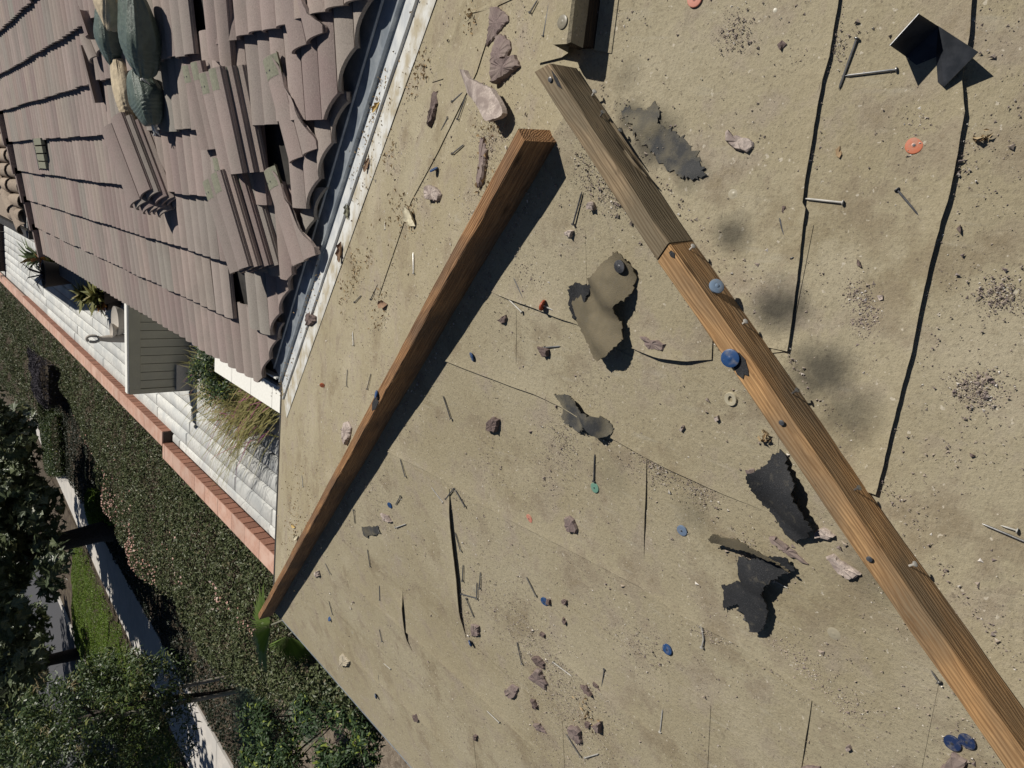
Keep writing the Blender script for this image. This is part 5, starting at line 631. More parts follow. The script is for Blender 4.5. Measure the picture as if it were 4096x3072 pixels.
# ================================================================== SANDBAGS
def sandbag(a, b, rad, mat, label, seed, tuft=True):
    a, b = np.array(a), np.array(b); d = b-a; ln = np.linalg.norm(d); d /= ln; up = TN-d*(TN @ d); up /= np.linalg.norm(up); sd = np.cross(d, up); e_ = empty('sandbag', (a+b)/2-TN*rad*.7); tag(e_, label, 'sandbag', 'sandbags on the tiled slope')
    nu, nv = 90, 72; V = []; rs = np.random.default_rng(seed)
    for i in range(nu+1):
        t_ = i/nu; prof = (max(1e-4, math.sin(math.pi*min(1, max(0, .03+.94*t_))))**.33)*(1-.06*math.cos(2*math.pi*t_)-.10*(1-t_)); pinch = math.exp(-((1-t_)/.16)**2)+.7*math.exp(-(t_/.16)**2)
        for j in range(nv):
            th = 2*math.pi*j/nv; cu, su = math.cos(th), math.sin(th); ex = .62
            y = math.copysign(abs(cu)**ex, cu)*rad*1.12; z = math.copysign(abs(su)**ex, su)*rad*.66
            fold = math.sin(9*th+seed+2*math.sin(t_*4+seed))*.5+math.sin(17*th+seed*2.3+t_*5)*.35; ring = math.sin(t_*95+4*math.sin(th+seed)+2*math.sin(3*th))*math.exp(-((t_-.74)/.16)**2)
            wr = 1+.10*pinch*fold+.035*fold*(.4+.6*abs(math.sin(t_*3+seed)))+.016*ring+.05*math.sin(2*th+t_*6+seed)+.03*math.sin(t_*11+seed)*math.cos(th-seed)
            V.append(a+d*ln*t_+(sd*y+up*z)*prof*wr-TN*(0.05*rad*math.sin(math.pi*t_)))
    F = [(i*nv+j, i*nv+(j+1) % nv, (i+1)*nv+(j+1) % nv, (i+1)*nv+j) for i in range(nu) for j in range(nv)]; F.append(tuple(range(nv-1, -1, -1))); F.append(tuple(nu*nv+j for j in range(nv)))
    put('sack', V, F, mat, e_, smooth=True)
    if tuft:
        m = MB()
        for k_ in range(5): q_ = b+sd*rad*.25*rs.normal()*.3; m.tube([q_-d*.015, q_+d*.03+rs.normal(0, .008, 3), q_+d*.055-TN*.02+rs.normal(0, .012, 3)], [.006, .005, .003], 5)
        m.put('tied_corner', 'white_trim' if mat == 'bag_green' else mat, e_, smooth=True)
        MB().tube([a, a+up*.0+d*.001], .001, 4)
for i, (a, b, r_, c, lab) in enumerate(BAGS): sandbag(a, b, r_, 'bag_'+c, lab, 3+i*5, c == 'green')

# ================================================================== VEGETATION
def leaves(name, P, Nn, size, mat, parent=None, shape='oval', jitter=.6, aspect=.5, up=None, label=None, cat=None, group=None, kind=None, fold=.15, seed=1, base=None, dirs=None):
    """many small leaf blades as one mesh: P centres, Nn facing"""
    rs = np.random.default_rng(seed); P = np.asarray(P, float); n = len(P)
    nn = np.asarray(Nn, float)+rs.normal(0, jitter, (n, 3)); nn /= np.linalg.norm(nn, axis=1)[:, None]
    d = rs.normal(0, 1, (n, 3)) if dirs is None else np.asarray(dirs, float)+rs.normal(0, .25, (n, 3)); d -= nn*(d*nn).sum(1)[:, None]; d /= np.linalg.norm(d, axis=1)[:, None]+1e-9; s = np.cross(nn, d); sz = size*rs.uniform(.6, 1.3, n)[:, None]
    if shape == 'oval': out = [(-.5, 0, 0), (-.1, .5, fold), (.5, 0, -.05), (-.1, -.5, fold)]; fc = [(0, 1, 2), (0, 2, 3)]
    elif shape == 'blade': out = [(0, .5, 0), (.5, .35, .12), (1.0, 0, -.1), (.5, -.35, .12), (0, -.5, 0)]; fc = [(0, 1, 3, 4), (1, 2, 3)]
    else:  # lobed
        out = [(-.5, 0, 0)]; 
        for a_, r_ in ((-2.2, .28), (-1.5, .55), (-1.0, .25), (-.55, .62), (-.25, .3), (0, .6), (.25, .3), (.55, .62), (1.0, .25), (1.5, .55), (2.2, .28)): out.append((r_*math.cos(a_), r_*math.sin(a_)/max(aspect, .01), .10*abs(math.sin(a_*1.5))))
        fc = [(0, i, i+1) for i in range(1, len(out)-1)]
    k = len(out); V = np.stack([P+d*(sz*o_[0])+s*(sz*aspect*o_[1])+nn*(sz*o_[2]) for o_ in out], 1).reshape(-1, 3)
    F = [tuple(i*k+j for j in f_) for i in range(n) for f_ in fc]
    me = D.meshes.new(name); b = np.array(wloc(parent)) if parent else (np.array(base) if base is not None else np.array([P[:, 0].mean(), P[:, 1].mean(), P[:, 2].min()]))
    me.from_pydata((V-b).tolist(), [], F); me.materials.append(M[mat]); at = me.color_attributes.new('tint', 'FLOAT_COLOR', 'POINT')
    c = np.ones((n, 4)); c[:, 0] = rs.random(n); c[:, 1] = rs.random(n); at.data.foreach_set('color', np.repeat(c, k, 0).ravel()); me.update()
    o = D.objects.new(name, me); COL.objects.link(o)
    if parent: o.parent = parent
    else: o.location = b
    tag(o, label, cat, group, kind); return o
def in_poly(pts, poly):
    x, y = pts[:, 0], pts[:, 1]; r_ = np.zeros(len(pts), bool); n = len(poly)
    for i in range(n):
        x0, y0 = poly[i][:2]; x1, y1 = poly[(i+1) % n][:2]; c = ((y0 > y) != (y1 > y)) & (x < (x1-x0)*(y-y0)/(y1-y0+1e-12)+x0); r_ ^= c
    return r_
def edge_dist(pts, poly):
    d = np.full(len(pts), 9e9); n = len(poly)
    for i in range(n):
        a = np.array(poly[i][:2]); b = np.array(poly[(i+1) % n][:2]); ab = b-a; t_ = np.clip(((pts[:, :2]-a) @ ab)/(ab @ ab), 0, 1); d = np.minimum(d, np.linalg.norm(pts[:, :2]-(a+t_[:, None]*ab), axis=1))
    return d
def scatter(poly, n, rs):
    P = np.array([p[:2] for p in poly]); lo_, hi_ = P.min(0), P.max(0); out = np.zeros((0, 2))
    while len(out) < n:
        q_ = rs.uniform(lo_, hi_, (n*2, 2)); out = np.r_[out, q_[in_poly(q_, poly)]]
    return out[:n]
def hedge(name, poly, ztop, zbot, n, size, mat, label, cat, group=None, und=.12, seed=1, flowers=None, near=None, round_=.35):
    rs = np.random.default_rng(seed); e_ = empty(name, (np.mean([p[0] for p in poly]), np.mean([p[1] for p in poly]), zbot)); tag(e_, label, cat, group)
    def top(xy):
        p3 = np.c_[xy, xy[:, :1]*0]; d = edge_dist(xy, poly); rd = np.clip(d/round_, 0, 1); return ztop+und*vnoise(p3, 1.9, seed)+und*.6*vnoise(p3, 5.1, seed+2)-(1-np.sqrt(1-(1-rd)**2))*.35
    xy = scatter(poly, n, rs)
    if near is not None:
        keep = rs.random(len(xy)) < np.clip(near/np.maximum(xy[:, 1], 1), .25, 1); xy = xy[keep]
    z = top(xy)-np.abs(rs.normal(0, .05, len(xy)))
    # side skirt
    m = n//3; i = rs.integers(0, len(poly), m); t_ = rs.random(m)[:, None]; A = np.array([poly[q_][:2] for q_ in i]); Bq = np.array([poly[(q_+1) % len(poly)][:2] for q_ in i]); sx = A+(Bq-A)*t_; ctr = np.mean([p[:2] for p in poly], 0)
    nrm = np.c_[(Bq-A)[:, 1], -(Bq-A)[:, 0]]; nrm /= np.linalg.norm(nrm, axis=1)[:, None]+1e-9; chk = in_poly(sx+nrm*.05, poly); nrm[chk] *= -1
    sz_ = zbot+(ztop-.1-zbot)*rs.random(m); P = np.r_[np.c_[xy, z], np.c_[sx+nrm*(rs.normal(0, .06, (m, 1))-.02), sz_]]; Nn = np.r_[np.tile((.15, -.1, .9), (len(xy), 1)), np.c_[nrm, np.full(m, .4)]]
    leaves('foliage', P, Nn, size, mat, e_, jitter=.75, aspect=.55, seed=seed)
    # inner thicket so that one does not see straight through
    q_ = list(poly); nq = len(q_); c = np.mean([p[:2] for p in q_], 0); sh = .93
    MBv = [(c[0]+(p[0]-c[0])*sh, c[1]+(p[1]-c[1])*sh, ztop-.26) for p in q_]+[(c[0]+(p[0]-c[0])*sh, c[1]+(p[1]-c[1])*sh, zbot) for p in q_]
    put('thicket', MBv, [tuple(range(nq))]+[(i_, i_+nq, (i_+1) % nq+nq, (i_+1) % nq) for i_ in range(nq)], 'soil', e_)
    if flowers:
        fx = []; 
        for (cx, cy, r_, k_) in flowers: fx.append(np.c_[rs.normal(cx, r_, k_), rs.normal(cy, r_*1.6, k_)])
        fx = np.concatenate(fx); fx = fx[in_poly(fx, poly)]; leaves('blossom', np.c_[fx, top(fx)+.02], np.tile((.2, -.2, 1), (len(fx), 1)), size*.75, 'leaf_flower', e_, jitter=.8, aspect=.9, seed=seed+9)
    return e_
HP = ccw([(p[0], p[1]) for p in HEDGE[:17]]+[(-5.10, 4.0), (-5.14, 42)])
hedge('hedge', HP, HZ, ZG, 110000, .058, 'leaf_hedge', 'broad dark hedge with pink blossom between the terrace wall and the walk', 'hedge', und=.10, seed=4, near=11,
      flowers=[(-7.9, 17.2, .22, 130), (-8.3, 15.2, .22, 160), (-8.2, 14.0, .25, 80), (-7.5, 20, .3, 70), (-7.0, 24, .4, 60), (-7.2, 12.0, .3, 22), (-6.6, 9.6, .12, 26), (-6.4, 8.2, .10, 24), (-7.6, 16.5, .6, 60)])
hedge('hedge', ccw([(p[0], p[1]) for p in GREENBOX]), ZG+.55, ZG, 9000, .07, 'leaf_box', 'clipped green hedge far away beside the walk, left of the flowering hedge', 'hedge', und=.03, seed=6)
hedge('hedge', ccw([(p[0], p[1]) for p in GREENBOX2]), ZG+.45, ZG, 8000, .06, 'leaf_bright', 'small bright green bush beside the tree trunk and the walk', 'bush', und=.05, seed=7)
hedge('shrub', ccw([(-9.2, 30.5), (-7.4, 30.2), (-7.2, 33.5), (-9.4, 33.6)]), ZG+1.0, ZG, 6000, .08, 'leaf_grey', 'greyish purple shrub beyond the flowering hedge', 'shrub', und=.15, seed=8)
hedge('hedge', ccw([(-10.6, 33.5), (-6.2, 34.0), (-6.2, 48), (-12, 48)]), ZG+.9, ZG, 20000, .09, 'leaf_hedge', 'dark far shrubbery at the left edge, beyond the flowering hedge', 'hedge', und=.3, seed=12)
gp = ccw([(-19.6, 8), (-15.45, 8), (-15.3, 15.7), (-14.9, 20.6), (-14.6, 26), (-14.2, 30), (-19.6, 31)])
rs = np.random.default_rng(5); gx = scatter(gp, 90000, rs); gz = ZG+.20+.07*vnoise(np.c_[gx, gx[:, :1]*0], 2.2)-np.clip(.25-edge_dist(gx, gp), 0, .25)*.5
leaves('ground_cover', np.c_[gx, gz], np.tile((.1, -.2, 1), (len(gx), 1)), .062, 'leaf_bright', label='bright green ground cover between the walk and the road', cat='ground cover', kind='stuff', jitter=.7, aspect=.5, seed=11)

bp2 = ccw([(-12.75, 9.8), (-8.0, 9.8), (-7.0, 42), (-12.4, 42)]); gx = scatter(bp2, 60000, np.random.default_rng(15)); leaves('ivy', np.c_[gx, ZG+.10+.05*vnoise(np.c_[gx, gx[:, :1]*0], 3.0)], np.tile((.1, -.2, 1), (len(gx), 1)), .07, 'leaf_ivy_shade', label='ivy blackened in colour to deepen the shade between the hedge and the walk', cat='ground cover', kind='stuff', jitter=.6, aspect=.7, seed=16)
def tube_tree(name, base, label, cat='tree'): e_ = empty(name, base); tag(e_, label, cat); return e_
# big lobed-leaf tree by the walk
t1 = tube_tree('street_tree', TREE1, 'big dark tree with large lobed leaves and a thick trunk beside the walk'); b = np.array(TREE1)
MB().tube([b+(0, 0, -.1), b+(.03, .02, .5), b+(-.05, 0, 1.4), b+(-.2, .1, 2.6), b+(-.1, .2, 4.2)], [.40, .33, .30, .27, .18], 14).put('trunk', 'bark', t1, smooth=True)
m = MB(); rs = np.random.default_rng(21)
for k_ in range(12):
    a = k_*2*math.pi/12; e = b+np.array([math.cos(a)*3.4*rs.uniform(.6, 1.1), math.sin(a)*3.6*rs.uniform(.6, 1.1), rs.uniform(2.4, 5.0)]); s0 = b+(-.15, .1, rs.uniform(1.3, 3.0)); m.tube([s0, (s0+e)/2+(0, 0, .35), e], [.12, .07, .02], 7)
m.put('limbs', 'bark', t1, smooth=True)
def clumps(ctr, rad, nc, nl, rs, cr, hollow=.45, cond=None):
    P = []; N_ = []
    while len(P) < nc:
        q_ = rs.normal(0, 1, 3); q_ /= np.linalg.norm(q_); r_ = rs.uniform(hollow, 1)**.6; c = np.array(ctr)+q_*r_*np.array(rad)
        if cond and not cond(c): continue
        p = rs.normal(0, 1, (nl, 3)); p /= np.linalg.norm(p, axis=1)[:, None]; p *= (rs.random((nl, 1))**.4)*cr*rs.uniform(.7, 1.3); P.append(c+p*(1, 1, .7)); N_.append(p/cr*.6+(0.2, -.1, .8))
    return np.concatenate(P), np.concatenate(N_)
def lit_ok(c):
    g = c-np.array(SUNV)*(c[2]-ZG)/SUNV[2]; return not (g[1] > 20.3 and g[0] < -12.9)
P, N_ = clumps(b+(.7, -1.6, 5.5), (5.2, 6.4, 3.7), 150, 60, rs, .62, .25, lit_ok)
def low_ok(c):
    g = c-np.array(SUNV)*(c[2]-ZG)/SUNV[2]; return not (g[1] > 20.0 and -19.5 < g[0] < -14.2) and -2.2 < c[2] < .4 and c[1] > 18.5 and not (c[2] < -1.3 and c[1] < 21.5)
P3, N3 = clumps(b+(.4, 1.2, 3.2), (5.0, 7.0, 1.9), 210, 62, rs, .55, .0, low_ok); P = np.r_[P, P3]; N_ = np.r_[N_, N3]
leaves('crown', P, N_, .25, 'leaf_sycamore', t1, 'lobed', .5, .95, seed=22)
t3 = tube_tree('street_tree', (-20.6, 31.0, ZG), 'large leaved tree at the left edge, hanging over the road'); b3 = np.array((-20.6, 31.0, ZG)); MB().tube([b3-(0, 0, .1), b3+(.1, 0, 1.6), b3+(.3, -.2, 4.0)], [.28, .22, .12], 10).put('trunk', 'bark', t3, smooth=True)
rs = np.random.default_rng(91); P, N_ = clumps(b3+(.6, -1.2, 3.0), (4.0, 6.5, 1.9), 230, 60, rs, .6, .1); leaves('crown', P, N_, .25, 'leaf_sycamore', t3, 'lobed', .5, .95, seed=92)
# staked slim tree with narrow leaves
t2 = tube_tree('street_tree', TREE2, 'slim staked tree with narrow leaves and tan tassels at the lower left'); b = np.array(TREE2); tp = np.array(TREE2T[0]); tq = np.array(TREE2T[1])
MB().tube([b-(0, 0, .25), (b+tp)/2, tp, (tp+tq)/2+(.0, .1, 0), tq], [.065, .058, .05, .04, .02], 10).put('trunk', 'bark', t2, smooth=True)
rs = np.random.default_rng(31); m = MB()
for k_ in range(14): a = k_*2.4; s0 = tp+(tq-tp)*rs.uniform(0, .9); e = s0+np.array([math.cos(a)*.9, math.sin(a)*.9, rs.uniform(.3, .9)]); m.tube([s0, (s0+e)/2+(0, 0, .1), e], [.022, .014, .005], 6)
m.put('limbs', 'bark', t2, smooth=True)
cc = (tp+tq)/2+np.array([-.1, -.15, .45]); P, N_ = clumps(cc, (1.35, 1.45, 1.75), 190, 85, rs, .28, .2)
leaves('crown', P, N_, .115, 'leaf_box', t2, 'blade', .6, .24, seed=32)
P, N_ = clumps(cc+(0, -.1, .15), (1.35, 1.4, 1.7), 26, 22, rs, .09, .85); o = leaves('tassel', P, N_, .10, 'leaf_tassel', t2, 'blade', .6, .09, seed=33); o['kind'] = 'stuff'
for i, (a, c) in enumerate(zip(STAKES, STAKET)):
    st = MB().tube([np.array(a)-(0, 0, .1), np.array(c)+(np.array(c)-np.array(a))*(.15 if i == 0 else .75)], .042, 10).put('tree_stake', 'stake_wood', base=a, smooth=True, sharp=40); tag(st, ('wooden tree stake, the far one beside the slim tree trunk', 'wooden tree stake, the near one beside the slim tree trunk')[i], 'stake', 'stakes holding the slim tree')
    mid = np.array(a)*.35+np.array(c)*.65; tm = b*.35+tp*.65; tb_ = MB().tube([mid, (mid+tm)/2-(0, 0, .03), tm], .012, 6).put('tree_tie', 'nail_dark'); tag(tb_, ('black rubber tie from the far stake to the trunk', 'black rubber tie from the near stake to the trunk')[i], 'tree tie', 'ties holding the slim tree')
# fan palm leaf by the roof corner
def palm_fan(parent, c, d, up_, R_, n, mat, spread=2.3):
    d = np.array(d, float); d /= np.linalg.norm(d); up_ = np.array(up_, float); up_ -= d*(d @ up_); up_ /= np.linalg.norm(up_); s = np.cross(up_, d); V = []; F = []; tint = []
    for i in range(n):
        a = (i/(n-1)-.5)*spread; dd = d*math.cos(a)+s*math.sin(a); ss = np.cross(up_, dd); r_ = R_*(1-.12*abs(a))*random.uniform(.9, 1.05); wd = R_*spread/n*.22; k_ = len(V)
        V += [c+dd*.05*R_, c+dd*r_*.55+ss*wd-up_*.02, c+dd*r_*.55+up_*.012, c+dd*r_*.55-ss*wd-up_*.02, c+dd*r_-up_*(.12*R_)]; F += [(k_, k_+1, k_+2), (k_, k_+2, k_+3), (k_+1, k_+4, k_+2), (k_+2, k_+4, k_+3)]; tint += [(random.random(), random.random()*.9, 0, 1)]*5
    o = put('frond', V, F, mat, parent); at = o.data.color_attributes.new('tint', 'FLOAT_COLOR', 'POINT'); at.data.foreach_set('color', np.array(tint).ravel()); return o
pb = np.array(PALM); pa = empty('fan_palm', (pb[0]+.35, pb[1]-.35, ZG)); tag(pa, 'fan palm frond spreading out from under the roof corner', 'palm')
MB().tube([(pb[0]+.35, pb[1]-.35, ZG), (pb[0]+.32, pb[1]-.33, -3.1)], [.13, .10], 9).put('trunk', 'bark', pa, smooth=True)
for c, d, u_, R_, n_ in ((pb, (-.55, .85, .10), (.5, -.55, .7), .85, 40), (pb+(-.05, -.25, -.12), (-.95, -.05, -.1), (.5, -.55, .7), .5, 28)):
    palm_fan(pa, np.array(c), d, u_, R_, n_, 'leaf_palm', 2.0); MB().tube([(pb[0]+.32, pb[1]-.33, -3.1), c], .012, 6).put('stalk', 'green_head', pa)
# grassy clumps
def clump(name, c, n, ln, mat, label, cat, spread=.6, seed=1, wdt=.006, rise=.8, dirn=None, parent=None):
    rs = np.random.default_rng(seed); e_ = empty(name, c); tag(e_, label, cat); V = []; F = []; T_ = []
    for i in range(n):
        a = rs.uniform(0, 2*math.pi); dd = np.array([math.cos(a), math.sin(a), 0]); dd = dd if dirn is None else dd*.55+np.array(dirn); l_ = ln*rs.uniform(.6, 1.15); o_ = np.array(c)+np.r_[rs.normal(0, spread*.25, 2), 0]; s = np.cross(dd, (0, 0, 1)); s = s/np.linalg.norm(s)*wdt*.5; up_ = rise*rs.uniform(.7, 1.2); sp = rs.uniform(.3, 1)*spread
        k_ = len(V); pts = [o_+dd*sp*t_*l_+np.array([0, 0, up_*l_*(t_-.62*t_*t_)]) for t_ in (0, .4, .75, 1.0)]
        for j, p in enumerate(pts): wj = (1, .9, .6, .15)[j]; V += [p-s*wj, p+s*wj]
        F += [(k_+2*j, k_+2*j+1, k_+2*j+3, k_+2*j+2) for j in range(3)]; T_ += [(rs.random(), rs.random(), 0, 1)]*8
    o = put('blades', V, F, mat, e_); at = o.data.color_attributes.new('tint', 'FLOAT_COLOR', 'POINT'); at.data.foreach_set('color', np.array(T_).ravel()); return e_
bg = np.array(BLUEGRASS); clump('grass_clump', (bg[0]+.05, bg[1]-.15, ZG), 1800, 1.05, 'leaf_bluegrass', 'blue green grass clump beside the near tree stake', 'grass clump', 1.0, 3, .008, .9)
clump('grass_clump', (bg[0]+1.5, bg[1]-2.0, ZG), 900, .6, 'leaf_bluegrass', 'pale grass clump behind the leathery shrub', 'grass clump', .9, 4, .008, .9)
s1 = np.array(SHRUB[0]); s2 = np.array(SHRUB[1])
for i, (c, r_, n_, lab) in enumerate(((s1+(.1, .0, .05), (.62, .75, .5), 46, 'leathery dark shrub with bright new tips at the bottom edge'), (s2+(.05, .1, .0), (.55, .8, .45), 44, 'dark shrub nearest the lower roof edge'))):
    e_ = empty('shrub', (c[0], c[1], ZG)); tag(e_, lab, 'shrub'); rs = np.random.default_rng(40+i); m = MB()
    for k_ in range(9): a = k_*.7; m.tube([(c[0], c[1], ZG), c+np.array([math.cos(a)*r_[0]*.8, math.sin(a)*r_[1]*.8, rs.uniform(-.1, .2)])], [.014, .006], 5)
    m.put('stems', 'bark', e_); P, N_ = clumps(c, r_, n_, 70, rs, .17, .3); leaves('foliage', P, N_, .085, 'leaf_shrub', e_, 'blade', .5, .34, seed=50+i)

# ================================================================== COURTYARD THINGS
pn = [np.array(q_) for q_ in PANEL]; e_ = empty('screen_wall', pn[0]); tag(e_, 'cream board screen wall standing across the terrace, in shade', 'screen wall'); py = pn[0][1]; x0, x1 = pn[0][0], -.9; zt = pn[1][2]
MB().aabb((x0, py+.02, ZT), (x1, py+.10, zt-.03)).put('core', 'siding', e_); MB().aabb((x0-.02, py-.02, zt-.03), (x1, py+.12, zt)).put('top_rail', 'white_trim', e_); MB().aabb((x0-.03, py-.025, zt-.20), (x1, py-.004, zt-.032)).put('frieze_board', 'siding', e_); MB().aabb((x0-.035, py-.03, ZT), (x0+.045, py+.11, zt-.035)).put('end_post', 'siding', e_)
x = x0+.05
while x < x1: MB().aabb((x+.004, py-.012, ZT+.02), (x+.136, py+.018, zt-.205)).put('siding_board', 'siding', e_); x += .142
MB().aabb((x0+.0, py-.09, ZT), (x0+.45, py-.035, ZT+.25)).put('plinth_block', 'stone_grey', e_)
# low white wall beside the house
lw = empty('low_wall', (-2.43, 7.2, ZT)); tag(lw, 'low white capped wall beside the house wall, under the eave', 'wall'); MB().aabb((-2.50, 4.6, ZT), (-2.10, 8.30, ZT+.68)).put('body', 'white_trim', lw)
y = 4.6
while y < 8.25: MB().aabb((-2.55, y+.004, ZT+.68), (-2.05, min(y+.61, 8.34), ZT+.75)).put('cap_stone', 'white_trim', lw); y += .615
# dark planter box, and an added unseen canopy shaped to throw the square shadow
dw = empty('planter_box', (-2.4, 19, ZT)); tag(dw, 'long dark grey planter box along the far house wall', 'planter'); MB().aabb((-2.95, 16.7, ZT), (-1.6, 21.6, ZT+.30)).put('box', 'dark_wall', dw)
y = 16.7
while y < 21.5: MB().aabb((-2.96, y+.006, ZT+.302), (-1.6, y+.32, ZT+.325)).put('board', 'dark_wall', dw); y += .33
hc = 2.75; k_ = np.array(SUNV)/SUNV[2]*hc; cq = [np.array(q_)+k_ for q_ in SHADOWQ]; cq = cq+[cq[2]+np.array([1.2, 0, 0]), cq[0]+np.array([1.2, -4.5, 0])]
pc = empty('shadow_canopy', (cq[3][0], cq[3][1], ZT)); tag(pc, 'added canopy out of view beyond the left edge, shaped for the square shadow', 'canopy'); put('shadow_sheet', [tuple(q_) for q_ in cq]+[tuple(q_+np.array([0, 0, -.05])) for q_ in cq], [tuple(range(5)), tuple(range(9, 4, -1))]+[(i_, i_+5, (i_+1) % 5+5, (i_+1) % 5) for i_ in range(5)], 'siding', pc)
for q_ in (cq[3], cq[4]): MB().aabb((q_[0]-.12, q_[1]-.05, ZT), (q_[0]-.02, q_[1]+.05, cq[0][2]-.05)).put('post', 'siding', pc)
# stone fountain
fx, fy = FOUNTAIN[0], FOUNTAIN[1]; fo = empty('fountain', (fx, fy, ZT)); tag(fo, 'grey stone garden fountain with an oval ring on a tall stem', 'fountain')
MB().lathe((fx, fy, ZT), [(.15, 0), (.15, .08), (.10, .14), (.085, .35), (.075, .52), (.055, .64), (.045, .70)], 20).put('stem', 'stone_grey', fo, smooth=True, sharp=50)
MB().tube([(fx+.065*math.cos(a), fy+.03*math.sin(a*1), ZT+.80+.11*math.sin(a)) for a in np.linspace(-math.pi/2, 1.5*math.pi, 25)], .030, 8, False).put('ring', 'stone_grey', fo, smooth=True)
MB().lathe((fx+.34, fy+.1, ZT), [(.14, 0), (.16, .12), (.26, .24), (.31, .34), (.32, .38), (.29, .36), (.05, .30)], 24).put('basin', 'stone_grey', fo, smooth=True, sharp=50); MB().lathe((fx+.18, fy-.05, ZT), [(.06, .2), (.07, .36), (.14, .44), (.15, .48), (.13, .46), (.03, .42)], 20).put('bowl', 'stone_grey', fo, smooth=True, sharp=50)
def rosette(name, c, R_, n, mat, label, pot=None, thick=.22, rise=.5):
    e_ = empty(name, c); tag(e_, label, 'plant', 'plants along the far house wall'); c = np.array(c, float)
    if pot: MB().lathe(c, [(.16*pot, 0), (.24*pot, .40*pot), (.26*pot, .44*pot), (.21*pot, .44*pot), (.2*pot, .38*pot)], 16).put('pot', 'terracotta_dark', e_, smooth=True, sharp=40); c = c+(0, 0, .40*pot)
    P = np.tile(c+(0, 0, .02), (n, 1)); a = np.arange(n)*2.4; el = np.linspace(.15, 1.2, n)*rise; dd = np.c_[np.cos(a)*np.cos(el), np.sin(a)*np.cos(el), np.sin(el)]; nn = np.c_[-np.cos(a)*np.sin(el), -np.sin(a)*np.sin(el), np.cos(el)]; leaves('foliage', P, nn, R_, mat, e_, 'blade', .12, thick, dirs=dd, seed=n); return e_
PL = PLANTS
rosette('aloe', PL['aloe'], .75, 46, 'leaf_succulent', 'spiky green aloe farthest along the terrace', None, .16, .8); rosette('succulent', PL['red'], .45, 60, 'leaf_red', 'orange red succulent next to the far aloe', None, .35, .9); rosette('succulent', PL['yel'], .6, 50, 'leaf_yelgreen', 'yellow green succulent left of the dark pot', None, .3, .9)
rosette('potted_plant', PL['pot'], 1.0, 16, 'leaf_grey', 'thin bladed dark plant in a round dark pot', 1.5, .05, .45); rosette('succulent', (PL['ros1'][0], PL['ros1'][1], ZT), .42, 70, 'leaf_yelgreen', 'round pale rosette in a pot, left of the pair by the dark wall', .8, .35, 1.1); rosette('succulent', (PL['ros2'][0], PL['ros2'][1], ZT), .42, 70, 'leaf_yelgreen', 'round pale rosette in a pot, right of the pair by the dark wall', .8, .35, 1.1); rosette('succulent', PL['red2'], .32, 60, 'leaf_red', 'orange red succulent beside the cream screen wall', .6, .4, 1.0)
# straw coloured trailing plant and the green bush by the eave corner
bp = np.array(PL['bush']); e_ = empty('bush', (bp[0]+.45, bp[1]-.3, ZT)); tag(e_, 'dense blue green bush under the eave corner', 'bush'); rs = np.random.default_rng(60); MB().tube([(bp[0]+.45, bp[1]-.3, ZT), (bp[0]+.45, bp[1]-.3, ZT+.5)], .03, 6).put('stem', 'bark', e_); P, N_ = clumps((bp[0]+.42, bp[1]-.30, ZT+.42), (.42, .62, .36), 46, 130, rs, .17, .3); leaves('foliage', P, N_, .055, 'leaf_shrub', e_, 'blade', .5, .3, seed=61)
gp_ = np.array(PL['grass'])
clump('straw_plant', (gp_[0]+.75, gp_[1]-.75, ZT+.12), 900, 1.75, 'leaf_straw', 'straw coloured trailing stems with tiny pink flowers, spilling over the white paving', 'plant', .95, 62, .010, .45, (-.55, .75, 0)); clump('straw_plant', (gp_[0]+.65, gp_[1]+.5, ZT+.1), 480, 1.4, 'leaf_straw', 'straw coloured stems in front of the cream screen wall', 'plant', .9, 63, .010, .5, (-.5, .8, 0))

# far wing with barrel tiles, beyond the rake of the tiled slope
fr = empty('far_building', (1.5, 14, ZT)); tag(fr, 'far house wing with tan barrel tiles and a dark gutter, at the left edge', 'house'); ye = FARROOF[0][1]+.12; ze = -.75; xh = FARROOF[0][0]+.05
SL = .30
rfo = put('roof', [(xh, ye, ze), (4, ye, ze), (4, ye+3.2, ze+3.2*SL), (xh+3.2, ye+3.2, ze+3.2*SL), (xh, ye+6.4, ze), ], [(0, 1, 2, 3), (0, 3, 4)], 'far_tile', fr)
def barrel(name, p, ax_, ln, r_, parent, mat='far_tile'):
    ax_ = np.array(ax_, float); ax_ /= np.linalg.norm(ax_); s = np.cross(ax_, (0, 0, 1)); s /= np.linalg.norm(s); u_ = np.cross(s, ax_); p = np.array(p, float); V = []; n = 7
    for l_, rr_ in ((0, r_*1.08), (ln, r_*.92)):
        for rad in (rr_, rr_-.014):
            for j in range(n): a = math.pi*j/(n-1); V.append(p+ax_*l_+s*math.cos(a)*rad+u_*math.sin(a)*rad*.8)
    F = []
    for j in range(n-1): F += [(j, j+1, 2*n+j+1, 2*n+j), (n+j, 3*n+j, 3*n+j+1, n+j+1), (j, n+j, n+j+1, j+1)]
    put(name, V, F, mat, parent, smooth=True, sharp=50)
sn = np.array([0, 1, SL])/math.sqrt(1+SL*SL)
for r_ in range(6):
    for c in range(12):
        xx = xh+.18+c*.22
        if xx < xh+r_*.36+.05: continue
        barrel('barrel_tile', (xx, ye-.05+r_*.36, ze+(r_*.36-.05)*SL+.05-.0), sn-np.array([0, 0, .05]), .42, .105, rfo)
hp_ = np.array([1, 1, SL])/math.sqrt(2+SL*SL)
for i in range(6): barrel('hip_tile', np.array([xh-.02, ye-.02, ze+.04])+hp_*i*.40, hp_-np.array([0, 0, .04]), .45, .12, rfo, 'far_tile')
